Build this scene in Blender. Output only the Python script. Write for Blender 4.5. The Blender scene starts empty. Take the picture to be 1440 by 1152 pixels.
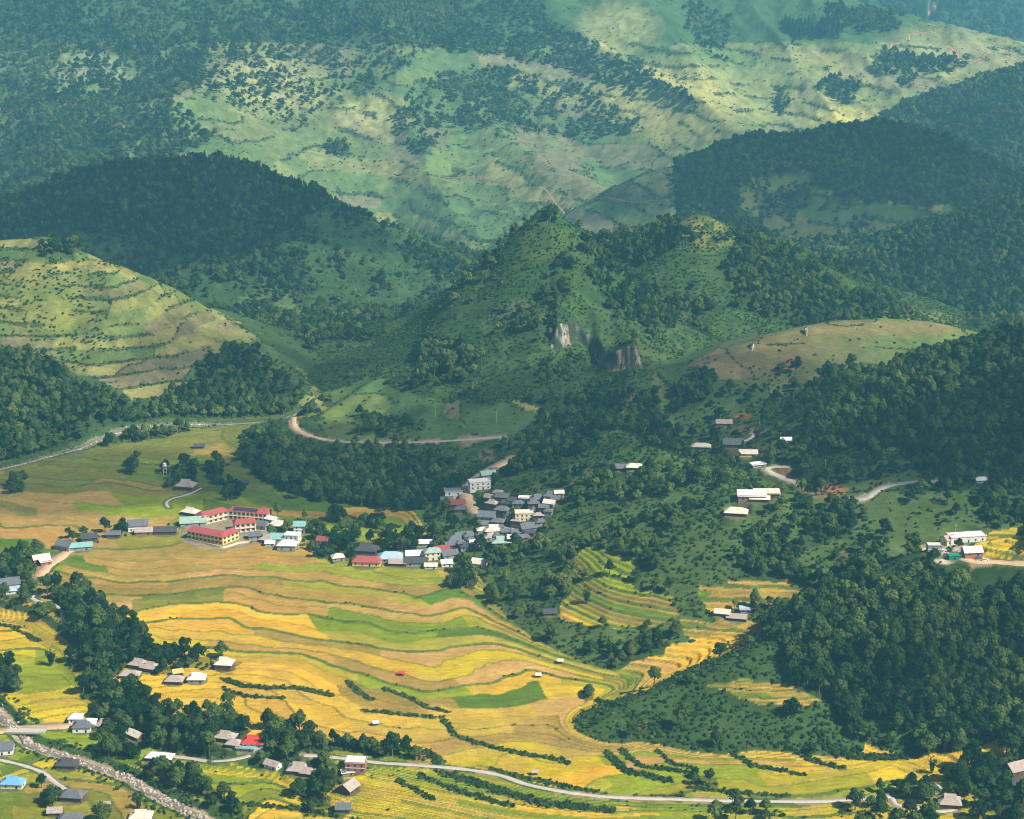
import bpy, bmesh, math, random
import numpy as np
from mathutils import Vector, Matrix

random.seed(7)
SC = bpy.context.scene
COL = SC.collection
R = math.radians

# ------------------------------------------------------------------ camera
CAM_H, PITCH, FPX = 530.0, R(16.5), 2687.0          # metres above the valley, look-down angle, focal length in 1440-wide pixels
cam = bpy.data.cameras.new('camera')
cam.sensor_width = 36.0
cam.lens = 36.0 * FPX / 1440.0
cam.clip_start = 1.0
cam.clip_end = 20000.0
camo = bpy.data.objects.new('camera', cam)
COL.objects.link(camo)
camo.location = (0, 0, CAM_H)
camo.rotation_euler = (math.pi / 2 - PITCH, 0, 0)
SC.camera = camo

# ------------------------------------------------------------------ sky, sun, exposure
SUN_AZ, SUN_EL = R(118), R(46)                       # azimuth measured clockwise from +Y (view direction)
world = bpy.data.worlds.new('World')
SC.world = world
world.use_nodes = True
wn = world.node_tree.nodes
bg = wn['Background']
sky = wn.new('ShaderNodeTexSky')
sky.sky_type = 'NISHITA'
sky.sun_disc = False
sky.sun_elevation = SUN_EL
sky.sun_rotation = SUN_AZ
sky.altitude = 900
sky.air_density = 1.0
sky.dust_density = 1.0
sky.ozone_density = 1.5
world.node_tree.links.new(sky.outputs[0], bg.inputs[0])
bg.inputs[1].default_value = 0.060

SUN_DIR = Vector((math.sin(SUN_AZ) * math.cos(SUN_EL), math.cos(SUN_AZ) * math.cos(SUN_EL), math.sin(SUN_EL)))
sl = bpy.data.lights.new('sun', 'SUN')
sl.energy = 5.0
sl.angle = R(0.7)
sl.color = (1.0, 0.93, 0.82)
slo = bpy.data.objects.new('sun', sl)
COL.objects.link(slo)
slo.rotation_euler = SUN_DIR.to_track_quat('Z', 'Y').to_euler()
slo.location = (0, 0, 900)

SC.view_settings.view_transform = 'Standard'
SC.view_settings.look = 'None'
SC.view_settings.exposure = 0.74
SC.view_settings.gamma = 1.0
SC.render.engine = 'CYCLES'
cy = SC.cycles
cy.max_bounces = 4
cy.diffuse_bounces = 2
cy.glossy_bounces = 1
cy.transmission_bounces = 2
cy.volume_bounces = 0
cy.transparent_max_bounces = 8
cy.caustics_reflective = False
cy.caustics_refractive = False
cy.use_denoising = True
cy.filter_width = 1.1

# ------------------------------------------------------------------ helpers: pixels of the photograph -> world
CP, SP = math.cos(PITCH), math.sin(PITCH)

def ray(u, v):
    """x/Y and z/Y slopes of the viewing ray through photograph pixel (u, v)."""
    r = (u - 720.0) / FPX
    d = (v - 576.0) / FPX
    dy = CP - d * SP
    return r / dy, (-SP - d * CP) / dy

def at(u, v, Y):
    a, b = ray(u, v)
    return (a * Y, Y, CAM_H + b * Y)

def floor_plane(Y):
    return 0.03 * (Y - 1000.0)

def onfloor(u, v):
    a, b = ray(u, v)
    Y = (CAM_H + 30.0) / (0.03 - b)
    return (a * Y, Y)

def project(x, y, z):
    """world -> photograph pixel (numpy)"""
    dz = z - CAM_H
    f = y * CP - dz * SP
    up = y * SP + dz * CP
    return 720.0 + FPX * x / f, 576.0 - FPX * up / f

# ------------------------------------------------------------------ noise
def _hash(ix, iy, seed):
    h = (ix.astype(np.int64) * 374761393 + iy.astype(np.int64) * 668265263 + seed * 974634777) & 0x7fffffff
    h = ((h ^ (h >> 13)) * 1274126177) & 0x7fffffff
    return ((h ^ (h >> 16)) & 0xffff) / 65535.0

def vnoise(x, y, seed=0):
    ix, iy = np.floor(x), np.floor(y)
    fx, fy = x - ix, y - iy
    fx = fx * fx * fx * (fx * (fx * 6 - 15) + 10)
    fy = fy * fy * fy * (fy * (fy * 6 - 15) + 10)
    a = _hash(ix, iy, seed); b = _hash(ix + 1, iy, seed)
    c = _hash(ix, iy + 1, seed); d = _hash(ix + 1, iy + 1, seed)
    return (a * (1 - fx) + b * fx) * (1 - fy) + (c * (1 - fx) + d * fx) * fy

def fbm(x, y, s, octv=4, seed=0):
    t, amp, tot = 0, 1.0, 0
    x = x / s; y = y / s
    for k in range(octv):
        t = t + amp * (vnoise(x, y, seed + k * 17) * 2 - 1)
        tot += amp
        amp *= 0.5
        x, y = 1.9 * x + 0.35 * y + 3.1, 1.9 * y - 0.35 * x + 1.7
    return t / tot

def ridged(x, y, s, octv=3, seed=0):
    t, amp, tot = 0, 1.0, 0
    x = x / s; y = y / s
    for k in range(octv):
        t = t + amp * (1 - np.abs(vnoise(x, y, seed + k * 13) * 2 - 1))
        tot += amp
        amp *= 0.5
        x, y = 2.0 * x + 0.4 * y + 5.3, 2.0 * y - 0.4 * x + 2.9
    return t / tot

def sstep(a, b, x):
    t = np.clip((x - a) / (b - a), 0, 1)
    return t * t * (3 - 2 * t)

def seg_dist(px, py, a, b):
    dx, dy = b[0] - a[0], b[1] - a[1]
    L2 = dx * dx + dy * dy + 1e-9
    t = np.clip(((px - a[0]) * dx + (py - a[1]) * dy) / L2, 0, 1)
    return np.hypot(px - a[0] - t * dx, py - a[1] - t * dy), t

def poly_dist(px, py, pts):
    best = None
    for a, b in zip(pts[:-1], pts[1:]):
        d, _ = seg_dist(px, py, a, b)
        best = d if best is None else np.minimum(best, d)
    return best

def in_poly(px, py, poly):
    inside = np.zeros(np.shape(px), bool)
    n = len(poly)
    j = n - 1
    for i in range(n):
        xi, yi = poly[i]; xj, yj = poly[j]
        if yi != yj:
            c = ((yi > py) != (yj > py)) & (px < (xj - xi) * (py - yi) / (yj - yi) + xi)
            inside ^= c
        j = i
    return inside

# ------------------------------------------------------------------ terrain: ridge lines (photo u, v, forward distance in m)
FLOOR, TERR_HILL, RIDGE_W, KARST, BARE, RIGHT, KNOLL, FARR, MOUNT, JHILL, BACK = range(11)
RIDGES = [
    # region, slope, noise amount, points
    (TERR_HILL, .56, 1.0, [(-220, 330, 1900), (-60, 348, 1880), (60, 336, 1870), (130, 368, 1850), (200, 417, 1830),
                      (270, 457, 1810), (340, 492, 1790), (400, 532, 1760), (445, 572, 1720)]),
    (RIDGE_W, .50, 1.3, [(-220, 310, 2700), (0, 288, 2700), (80, 266, 2688), (160, 242, 2676), (240, 230, 2664), (330, 230, 2640),
                    (430, 264, 2616), (500, 310, 2580), (560, 354, 2556), (620, 408, 2532), (655, 442, 2508)]),
    (KARST, (1.0, 85, .78), .5, [(430, 598, 1650), (500, 554, 1720), (560, 508, 1770), (632, 464, 1800), (656, 418, 1815), (685, 372, 1830),
                    (738, 322, 1850), (770, 291, 1850), (800, 316, 1855), (850, 364, 1870), (885, 396, 1890)]),
    (KARST, .42, .5, [(765, 420, 1765), (755, 510, 1675), (745, 605, 1585)]),
    (KARST, .45, .5, [(632, 470, 1795), (612, 540, 1700), (590, 608, 1605)]),
    (KARST, .42, .5, [(860, 420, 1800), (885, 500, 1700), (890, 560, 1610), (870, 596, 1550)]),
    (KARST, .45, .4, [(520, 560, 1715), (490, 605, 1630)]),
    (KARST, .34, .5, [(420, 590, 1640), (520, 600, 1610), (640, 610, 1590), (760, 600, 1580), (850, 588, 1560)]),
    (KARST, .46, .9, [(830, 348, 2050), (880, 338, 2060), (940, 334, 2050), (985, 304, 2020), (1030, 324, 2020), (1090, 350, 2030),
                     (1150, 376, 2030), (1200, 404, 2020), (1240, 434, 2000), (1310, 468, 1980)]),
    (BARE, (.30, 60, .40), .25, [(955, 550, 1630), (1020, 500, 1670), (1100, 470, 1710), (1180, 452, 1750), (1240, 447, 1780), (1300, 452, 1790), (1360, 468, 1800)]),
    (RIGHT, .42, .35, [(1110, 655, 1435), (1180, 602, 1455), (1270, 546, 1480), (1350, 502, 1500), (1440, 474, 1510), (1580, 446, 1520)]),
    (RIGHT, .36, .6, [(860, 600, 1510), (900, 620, 1460), (960, 656, 1400), (1040, 694, 1330), (1140, 697, 1330), (1250, 691, 1325),
                      (1440, 690, 1320), (1620, 690, 1320)]),
    (KNOLL, (.62, 150, .5), .6, [(1080, 910, 1130), (1130, 868, 1150), (1230, 820, 1170), (1310, 777, 1180), (1350, 770, 1190), (1440, 752, 1190), (1620, 720, 1190)]),
    (KNOLL, (.52, 60, .45), .3, [(1090, 905, 1125), (1000, 940, 1110), (930, 970, 1100), (862, 1000, 1085)]),
    (KNOLL, .30, .5, [(1400, 1040, 1050), (1500, 1000, 1060), (1640, 960, 1070)]),
    (FARR, (.50, 900, .5), 1.0, [(950, 240, 3128), (980, 223, 3128), (1060, 186, 3115), (1120, 188, 3102), (1200, 178, 3089), (1280, 186, 3076),
                     (1340, 206, 3062), (1440, 234, 3036), (1580, 265, 3010)]),
    (FARR, .36, .8, [(1180, 378, 2448), (1240, 344, 2472), (1320, 316, 2497), (1440, 279, 2534), (1580, 240, 2558)]),
    (MOUNT, (.34, 600, .33), 1.3, [(-500, -170, 4840), (0, -130, 4840), (400, -110, 4840), (740, -70, 4798), (900, -60, 4840), (1100, -40, 4734), (1240, 0, 4628),
                      (1330, 32, 4522), (1440, 80, 4416), (1600, 140, 4310)]),
    (MOUNT, .55, .8, [(740, -60, 4692), (790, 20, 4416), (860, 62, 4204), (940, 112, 3971), (1000, 152, 3759), (1045, 187, 3547)]),
    (MOUNT, .40, 1.3, [(560, 60, 4416), (640, 110, 4077), (690, 142, 3886), (740, 190, 3674), (800, 240, 3441), (850, 275, 3314)]),
    (MOUNT, .45, 1.2, [(120, -60, 4522), (60, 30, 4310), (20, 110, 3971), (60, 180, 3589), (90, 230, 3250)]),
    (MOUNT, .40, 1.2, [(420, -40, 4522), (330, 40, 4268), (260, 110, 3886), (240, 170, 3589)]),
    (JHILL, .40, .8, [(1240, 205, 3900), (1290, 165, 3938), (1350, 130, 3976), (1400, 105, 4014), (1440, 92, 4014), (1600, 70, 4052)]),
    (BACK, .34, 3.0, [(900, -100, 7614), (1200, -170, 7614), (1500, -170, 7776), (1900, -150, 7776)]),
    (BACK, .34, 3.0, [(1180, -20, 6480), (1350, -10, 6318), (1500, -60, 6966)]),
]
NC, SMAX = 880, 0.36
_rows = [860.0]
while _rows[-1] < 8600:
    y = _rows[-1]
    _rows.append(y + (1.2 if y < 1250 else 1.6 if y < 1560 else 0.9 if 1664 < y < 1728 else 2.5 if y < 2050 else 4.5 if y < 3300 else 6.5 if y < 4900 else 40.0))
ROWS = np.array(_rows)
NR = len(ROWS)
GS = np.linspace(-SMAX, SMAX, NC)
GY = np.repeat(ROWS[:, None], NC, 1)
GX = GY * GS[None, :]

# lines on the valley floor (photo pixels)
STREAM = [onfloor(*p) for p in [(-90, 885), (-40, 945), (0, 985), (22, 1006), (40, 1024), (75, 1036), (110, 1047), (150, 1060), (182, 1072), (215, 1092), (250, 1112), (300, 1134), (345, 1160), (400, 1195)]]
RIVER = [onfloor(*p) for p in [(-120, 690), (0, 653), (60, 640), (120, 628), (160, 616), (230, 604), (330, 594), (400, 588), (440, 570)]]
SCARP = [onfloor(*p) for p in [(-200, 800), (0, 838), (60, 850), (110, 890), (150, 950), (210, 1005), (300, 1045), (400, 1058), (480, 1068), (560, 1074), (660, 1088),
                               (760, 1112), (860, 1126), (1000, 1133), (1130, 1128), (1250, 1120), (1400, 1135), (1600, 1140)]]

def below_scarp(x, y):
    poly = SCARP + [(700, 700), (-700, 700)]
    return in_poly(x, y, poly)

def height(x, y):
    w1 = fbm(x, y, 260, 3, 5)
    base = floor_plane(y) + 2.6 * w1 + 0.9 * fbm(x, y, 90, 2, 9)
    base = np.where(y > 1950, floor_plane(1950.0) + 2.6 * w1 - 0.17 * (np.clip(y, 1950, 3350) - 1950), base)      # the ground falls away into the gorge behind the peaks
    # the convex fan of golden fields, falling away to the stream in front
    ds = poly_dist(x, y, SCARP)
    sg = np.where(below_scarp(x, y), 1.0, -1.0)
    sd = ds * sg
    drop = .8 + 6.8 * sstep(-6, 24, sd) * sstep(-70, -150, x) + (0.13 * sstep(190, 60, x) + .02) * np.clip(sd, 0, 90) * sstep(-170, -60, x)
    base = base - np.where(sd > -10, drop * sstep(-10, 8, sd), 0)
    dst = poly_dist(x, y, STREAM)
    base = base - 3.0 * sstep(10, 4, dst)
    driv = poly_dist(x, y, RIVER)
    base = base - 3.0 * sstep(9, 3, driv)
    z = base
    reg = np.zeros(x.shape, np.int8)
    far = sstep(2100, 3200, y)
    er = (ridged(x + 20 * w1, y, 150, 3, 31) - 0.6) * (1 - far) + (ridged(x + 30 * w1 + 0.25 * y, y * 0.45, 300, 4, 35) - 0.6) * 1.2 * far + (ridged(x + 45 * w1 + 0.18 * y, y * 0.16, 330, 2, 37) - 0.62) * 2.6 * far
    er2 = fbm(x, y, 38, 3, 77) * (1 + .3 * far)
    for region, slope, na, pts in RIDGES:
        P = [at(*p) for p in pts]
        s1, sw, s2 = slope if isinstance(slope, tuple) else (slope, 150.0, slope * 0.8)
        h = None
        for a, b in zip(P[:-1], P[1:]):
            d, t = seg_dist(x, y, a, b)
            zz = a[2] + (b[2] - a[2]) * t - (s1 * (np.sqrt(np.minimum(d, sw) ** 2 + 36.0) - 6) + s2 * np.maximum(d - sw, 0))
            h = zz if h is None else np.maximum(h, zz)
        rise = np.clip((h - base) / 40.0, 0, 1)
        top = np.clip(max(p[2] for p in P) - h, 0, 60) / 60.0
        h = h + na * rise * (0.35 + 0.65 * top) * (26 * er + 5 * er2)
        k = 8.0
        m = np.clip(0.5 + 0.5 * (h - z) / k, 0, 1)
        reg = np.where(h > z, region, reg).astype(np.int8)
        z = z * (1 - m) + h * m + k * m * (1 - m)
    return z, reg, base

GZ, GREG, GBASE = height(GX, GY)

def zgrid(arr, x, y):
    c = (x / y + SMAX) / (2 * SMAX) * (NC - 1)
    r = np.interp(y, ROWS, np.arange(NR))
    c = np.clip(c, 0, NC - 1.001); r = np.clip(r, 0, NR - 1.001)
    c0 = np.floor(c).astype(int); r0 = np.floor(r).astype(int)
    fc, fr = c - c0, r - r0
    return (arr[r0, c0] * (1 - fc) + arr[r0, c0 + 1] * fc) * (1 - fr) + (arr[r0 + 1, c0] * (1 - fc) + arr[r0 + 1, c0 + 1] * fc) * fr

_MY = np.concatenate([np.arange(870, 1700, 0.8), np.arange(1700, 3400, 2.5), np.arange(3400, 8500, 6)])
def pick(u, v):
    """the point of the ground that photograph pixel (u, v) shows"""
    a, b = ray(u, v)
    gz = zgrid(GZ, a * _MY, _MY)
    hit = np.nonzero(CAM_H + b * _MY <= gz)[0]
    Y = _MY[hit[0]] if len(hit) else 8400.0
    return Vector((a * Y, Y, float(zgrid(GZ, np.array([a * Y]), np.array([Y]))[0])))

# the limestone face: a ragged step in the flank of the peak
_cl = [pick(*p) for p in [(772, 494), (786, 492), (800, 490), (812, 482), (826, 494), (840, 506), (852, 522), (864, 524), (878, 520), (892, 520), (906, 516)]]
_cx = np.array([p.x for p in _cl]); _cyv = np.array([p.y for p in _cl])
_yl = np.interp(GX, _cx, _cyv) + 5.0 * fbm(GX, GX * 0, 9, 2, 611) + 2.5 * fbm(GX, GX * 0, 3.0, 2, 613)
CL_S = GY - _yl                                            # metres behind the foot of the cliff
_lat = sstep(_cx[0], _cx[0] + 9, GX) * sstep(_cx[-1], _cx[-1] - 9, GX)
_lu = 720 + FPX * GX / (_yl * CP + 120 * SP)
_lat = _lat * (1 - .45 * sstep(22, 6, np.abs(_lu - 830)))
_kz = (GREG == KARST) & (GY > 1600) & (GY < 2000)
GZ = GZ + np.where(_kz, 16.0 * _lat * (.9 + .2 * vnoise(GX / 16.0, GX * 0, 619)) * sstep(0, 8, CL_S) * sstep(110, 12, CL_S), 0)
CLIFF = _kz & (CL_S > -1.5) & (CL_S < 10) & (_lat > .15)
#TERRAIN_END
# ------------------------------------------------------------------ materials
def new_mat(name):
    m = bpy.data.materials.new(name)
    m.use_nodes = True
    nt = m.node_tree
    b = nt.nodes['Principled BSDF']
    b.inputs['Specular IOR Level'].default_value = 0.15
    b.inputs['Roughness'].default_value = 0.85
    return m, nt, b

def mk(nt, kind, **kw):
    n = nt.nodes.new(kind)
    for k, v in kw.items():
        setattr(n, k, v)
    return n

def noise_node(nt, scale, detail=4, rough=0.6, vec=None):
    n = mk(nt, 'ShaderNodeTexNoise')
    n.inputs['Scale'].default_value = scale
    n.inputs['Detail'].default_value = detail
    n.inputs['Roughness'].default_value = rough
    if vec is not None:
        nt.links.new(vec, n.inputs['Vector'])
    return n

def land_material():
    m, nt, b = new_mat('land')
    L = nt.links.new
    at_ = mk(nt, 'ShaderNodeAttribute'); at_.attribute_name = 'land'
    geo = mk(nt, 'ShaderNodeNewGeometry')
    mp = mk(nt, 'ShaderNodeMapping'); mp.inputs['Scale'].default_value = (0.35, 1.0, 1.0)
    L(geo.outputs['Position'], mp.inputs['Vector'])
    n1 = noise_node(nt, 0.35, 5, 0.7, mp.outputs[0])
    n2 = noise_node(nt, 0.05, 4, 0.6, geo.outputs['Position'])
    n3 = noise_node(nt, 1.3, 3, 0.7, geo.outputs['Position'])
    r1 = mk(nt, 'ShaderNodeMapRange'); r1.inputs[1].default_value = .3; r1.inputs[2].default_value = .7; r1.inputs[3].default_value = .72; r1.inputs[4].default_value = 1.28
    L(n1.outputs[0], r1.inputs[0])
    r2 = mk(nt, 'ShaderNodeMapRange'); r2.inputs[1].default_value = .3; r2.inputs[2].default_value = .7; r2.inputs[3].default_value = .85; r2.inputs[4].default_value = 1.15
    L(n2.outputs[0], r2.inputs[0])
    r3 = mk(nt, 'ShaderNodeMapRange'); r3.inputs[1].default_value = .3; r3.inputs[2].default_value = .7; r3.inputs[3].default_value = .68; r3.inputs[4].default_value = 1.32
    L(n3.outputs[0], r3.inputs[0])
    m1 = mk(nt, 'ShaderNodeMath', operation='MULTIPLY'); L(r1.outputs[0], m1.inputs[0]); L(r2.outputs[0], m1.inputs[1])
    m2 = mk(nt, 'ShaderNodeMath', operation='MULTIPLY'); L(m1.outputs[0], m2.inputs[0]); L(r3.outputs[0], m2.inputs[1])
    vm = mk(nt, 'ShaderNodeVectorMath', operation='SCALE'); L(at_.outputs['Color'], vm.inputs[0]); L(m2.outputs[0], vm.inputs['Scale'])
    L(vm.outputs[0], b.inputs['Base Color'])
    b.inputs['Specular IOR Level'].default_value = 0.0
    b.inputs['Roughness'].default_value = 1.0
    bp = mk(nt, 'ShaderNodeBump'); bp.inputs['Strength'].default_value = 0.7; bp.inputs['Distance'].default_value = 0.9
    L(n3.outputs[0], bp.inputs['Height'])
    L(bp.outputs[0], b.inputs['Normal'])
    return m

def leaf_material(name, dark, light, trans=0.25):
    m = bpy.data.materials.new(name); m.use_nodes = True
    nt = m.node_tree; nt.nodes.clear(); L = nt.links.new
    out = mk(nt, 'ShaderNodeOutputMaterial')
    oi = mk(nt, 'ShaderNodeObjectInfo')
    geo = mk(nt, 'ShaderNodeNewGeometry')
    nz = noise_node(nt, 0.9, 2, 0.6, geo.outputs['Position'])
    ad = mk(nt, 'ShaderNodeMath', operation='MULTIPLY_ADD'); ad.inputs[1].default_value = 0.9; ad.inputs[2].default_value = -0.42
    L(nz.outputs[0], ad.inputs[0])
    sm = mk(nt, 'ShaderNodeMath', operation='ADD'); sm.use_clamp = True
    big = noise_node(nt, .006, 3, .6, geo.outputs['Position'])          # stands of different species; the paler patches also imitate sunlit crowns
    bm_ = mk(nt, 'ShaderNodeMath', operation='MULTIPLY_ADD'); bm_.inputs[1].default_value = 1.5; bm_.inputs[2].default_value = -.80
    L(big.outputs[0], bm_.inputs[0])
    s0 = mk(nt, 'ShaderNodeMath', operation='MULTIPLY_ADD'); s0.inputs[1].default_value = .8
    L(oi.outputs['Random'], s0.inputs[0]); L(bm_.outputs[0], s0.inputs[2])
    L(s0.outputs[0], sm.inputs[0]); L(ad.outputs[0], sm.inputs[1])
    mx = mk(nt, 'ShaderNodeValToRGB')
    ce = mx.color_ramp.elements
    ce[0].position = .05; ce[0].color = (*dark, 1); ce[1].position = .72; ce[1].color = (*light, 1)
    c3 = ce.new(1.0); c3.color = (light[0] * 1.9, light[1] * 1.5, light[2] * 1.3, 1)
    L(sm.outputs[0], mx.inputs[0])
    df = mk(nt, 'ShaderNodeBsdfDiffuse'); tr = mk(nt, 'ShaderNodeBsdfTranslucent'); ms = mk(nt, 'ShaderNodeMixShader')
    L(mx.outputs[0], df.inputs[0]); L(mx.outputs[0], tr.inputs[0])
    ms.inputs[0].default_value = trans
    L(df.outputs[0], ms.inputs[1]); L(tr.outputs[0], ms.inputs[2]); L(ms.outputs[0], out.inputs[0])
    return m

def plain(name, col, var=0.25, scale=0.8, rough=0.8, spec=0.2, bump=0.0):
    m, nt, b = new_mat(name)
    L = nt.links.new
    tc = mk(nt, 'ShaderNodeTexCoord')
    oi = mk(nt, 'ShaderNodeObjectInfo')
    n = noise_node(nt, scale, 5, 0.65, tc.outputs['Object'])
    r = mk(nt, 'ShaderNodeMapRange'); r.inputs[1].default_value = .3; r.inputs[2].default_value = .7; r.inputs[3].default_value = 1 - var; r.inputs[4].default_value = 1 + var
    L(n.outputs[0], r.inputs[0])
    vm = mk(nt, 'ShaderNodeVectorMath', operation='SCALE'); vm.inputs[0].default_value = col
    L(r.outputs[0], vm.inputs['Scale']); L(vm.outputs[0], b.inputs['Base Color'])
    b.inputs['Roughness'].default_value = rough
    b.inputs['Specular IOR Level'].default_value = spec
    if bump:
        bp = mk(nt, 'ShaderNodeBump'); bp.inputs['Strength'].default_value = bump; bp.inputs['Distance'].default_value = .2
        L(n.outputs[0], bp.inputs['Height']); L(bp.outputs[0], b.inputs['Normal'])
    return m

def roof_material(name, col, wave=2.2, var=0.25):
    """corrugated or tiled roofing: rows along the slope, streaks of weathering"""
    m, nt, b = new_mat(name)
    L = nt.links.new
    tc = mk(nt, 'ShaderNodeTexCoord')
    mp = mk(nt, 'ShaderNodeMapping'); mp.inputs['Scale'].default_value = (1.6, .35, .35)
    L(tc.outputs['Object'], mp.inputs[0])
    n = noise_node(nt, 1.0, 5, .7, mp.outputs[0])
    wv = mk(nt, 'ShaderNodeTexWave'); wv.inputs['Scale'].default_value = wave; wv.inputs['Distortion'].default_value = .3
    L(tc.outputs['Object'], wv.inputs[0])
    r = mk(nt, 'ShaderNodeMapRange'); r.inputs[1].default_value = .25; r.inputs[2].default_value = .75; r.inputs[3].default_value = 1 - var; r.inputs[4].default_value = 1 + var
    L(n.outputs[0], r.inputs[0])
    vm = mk(nt, 'ShaderNodeVectorMath', operation='SCALE'); vm.inputs[0].default_value = col
    L(r.outputs[0], vm.inputs['Scale']); L(vm.outputs[0], b.inputs['Base Color'])
    n2 = noise_node(nt, .45, 4, .7, tc.outputs['Object'])
    oi = mk(nt, 'ShaderNodeObjectInfo'); vo = mk(nt, 'ShaderNodeVectorMath', operation='SCALE'); vo.inputs['Scale'].default_value = 40
    cxy = mk(nt, 'ShaderNodeCombineXYZ'); L(oi.outputs['Random'], cxy.inputs[0]); L(oi.outputs['Random'], cxy.inputs[1]); L(cxy.outputs[0], vo.inputs[0])
    va = mk(nt, 'ShaderNodeVectorMath', operation='ADD'); L(tc.outputs['Object'], va.inputs[0]); L(vo.outputs[0], va.inputs[1]); L(va.outputs[0], n2.inputs['Vector'])
    rr = mk(nt, 'ShaderNodeMapRange'); rr.inputs[1].default_value = .52; rr.inputs[2].default_value = .66; rr.inputs[3].default_value = 0; rr.inputs[4].default_value = .6
    L(n2.outputs[0], rr.inputs[0])
    ru = mk(nt, 'ShaderNodeMix', data_type='RGBA'); L(rr.outputs[0], ru.inputs[0]); L(vm.outputs[0], ru.inputs[6])
    ru.inputs[7].default_value = (col[0] * .45 + .06, col[1] * .40 + .035, col[2] * .38 + .02, 1)          # rust, moss and patched sheets
    L(ru.outputs[2], b.inputs['Base Color'])
    bp = mk(nt, 'ShaderNodeBump'); bp.inputs['Strength'].default_value = .4; bp.inputs['Distance'].default_value = .1
    L(wv.outputs[0], bp.inputs['Height']); L(bp.outputs[0], b.inputs['Normal'])
    b.inputs['Roughness'].default_value = .7
    return m

M = {}
M['land'] = land_material()
M['leaf'] = leaf_material('leaf_broad', (0.010, 0.036, 0.010), (0.095, 0.145, 0.030))
M['leaf_bush'] = leaf_material('leaf_bush', (0.018, 0.058, 0.018), (0.075, 0.125, 0.028))
M['leaf_bamboo'] = leaf_material('leaf_bamboo', (0.012, 0.055, 0.020), (0.055, 0.115, 0.030))
M['needle'] = leaf_material('needle', (0.006, 0.034, 0.018), (0.020, 0.058, 0.022), .1)
M['leaf_banana'] = leaf_material('leaf_banana', (0.06, 0.16, 0.05), (0.12, 0.22, 0.07), .35)
M['bark'] = plain('bark', (0.12, 0.09, 0.06))
M['pale_bark'] = plain('pale_bark', (0.17, 0.14, 0.10))
M['track'] = plain('track_earth', (0.24, 0.165, 0.105), .2, .3)
M['road'] = plain('road_dust', (0.50, 0.34, 0.20), .2, .3)
M['road_red'] = plain('road_red', (0.48, 0.22, 0.10), .2, .3)
M['concrete'] = plain('concrete', (0.44, 0.40, 0.33), .15, .4)
M['asphalt'] = plain('asphalt_dusty', (0.30, 0.28, 0.25), .15, .3)
M['rock'] = plain('river_rock', (0.42, 0.34, 0.27), .35, .6, bump=.5)
M['w_white'] = plain('wall_white', (0.72, 0.70, 0.66), .12)
M['w_yellow'] = plain('wall_yellow', (0.80, 0.52, 0.16), .1)
M['w_cream'] = plain('wall_cream', (0.75, 0.62, 0.42), .1)
M['w_wood'] = plain('wall_wood', (0.13, 0.075, 0.045), .3, 1.5)
M['w_grey'] = plain('wall_grey', (0.30, 0.29, 0.28), .2)
M['w_brick'] = plain('wall_brick', (0.34, 0.15, 0.09), .2)
M['dark'] = plain('dark_opening', (0.03, 0.035, 0.04), .2, rough=.3, spec=.5)
M['frame'] = plain('frame_white', (0.7, 0.68, 0.62), .1)
M['r_grey'] = roof_material('roof_grey', (0.13, 0.14, 0.155), var=.4)
M['r_dark'] = roof_material('roof_dark', (0.065, 0.068, 0.072), var=.4)
M['r_thatch'] = roof_material('roof_weathered', (0.40, 0.33, 0.28), 3.5)
M['r_white'] = roof_material('roof_white', (0.72, 0.68, 0.64), 2.0, .12)
M['r_red'] = roof_material('roof_red', (0.60, 0.045, 0.040), 2.0, .12)
M['r_school'] = roof_material('roof_school', (0.37, 0.08, 0.08), 2.0, .12)
M['r_maroon'] = roof_material('roof_maroon', (0.30, 0.08, 0.07))
M['r_blue'] = roof_material('roof_blue', (0.16, 0.38, 0.60), 2.0, .15)
M['r_pale_blue'] = roof_material('roof_pale_blue', (0.36, 0.47, 0.58), 2.0, .15)
M['r_teal'] = roof_material('roof_teal', (0.22, 0.42, 0.38))
M['r_green'] = roof_material('roof_green', (0.30, 0.42, 0.34))
M['r_cream'] = roof_material('roof_cream', (0.66, 0.58, 0.46), 2.0, .12)
M['r_yellow'] = roof_material('roof_yellow', (0.60, 0.42, 0.14))
M['solar'] = plain('solar_panel', (0.03, 0.035, 0.06), .1, rough=.25, spec=.6)
M['metal'] = plain('metal_pale', (0.6, 0.6, 0.58), .1)
M['paint_white'] = plain('car_white', (0.75, 0.75, 0.75), .05, rough=.3, spec=.5)
M['paint_blue'] = plain('car_blue', (0.10, 0.2, 0.35), .05, rough=.3, spec=.5)
M['rubber'] = plain('rubber', (0.03, 0.03, 0.03), .1)
M['tarp_green'] = plain('tarp_green', (0.03, 0.22, 0.15), .2)
M['tarp_blue'] = plain('tarp_blue', (0.12, 0.35, 0.62), .2)

def water_material():
    m, nt, b = new_mat('water')
    b.inputs['Base Color'].default_value = (0.20, 0.17, 0.13, 1)
    b.inputs['Roughness'].default_value = .18
    b.inputs['Specular IOR Level'].default_value = .5
    geo = mk(nt, 'ShaderNodeNewGeometry')
    n = noise_node(nt, .8, 4, .6, geo.outputs['Position'])
    bp = mk(nt, 'ShaderNodeBump'); bp.inputs['Strength'].default_value = .6; bp.inputs['Distance'].default_value = .3
    nt.links.new(n.outputs[0], bp.inputs['Height']); nt.links.new(bp.outputs[0], b.inputs['Normal'])
    return m
M['water'] = water_material()

# ------------------------------------------------------------------ object helpers
def tag(o, label=None, cat=None, group=None, kind=None):
    if label: o['label'] = label
    if cat: o['category'] = cat
    if group: o['group'] = group
    if kind: o['kind'] = kind
    return o

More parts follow.
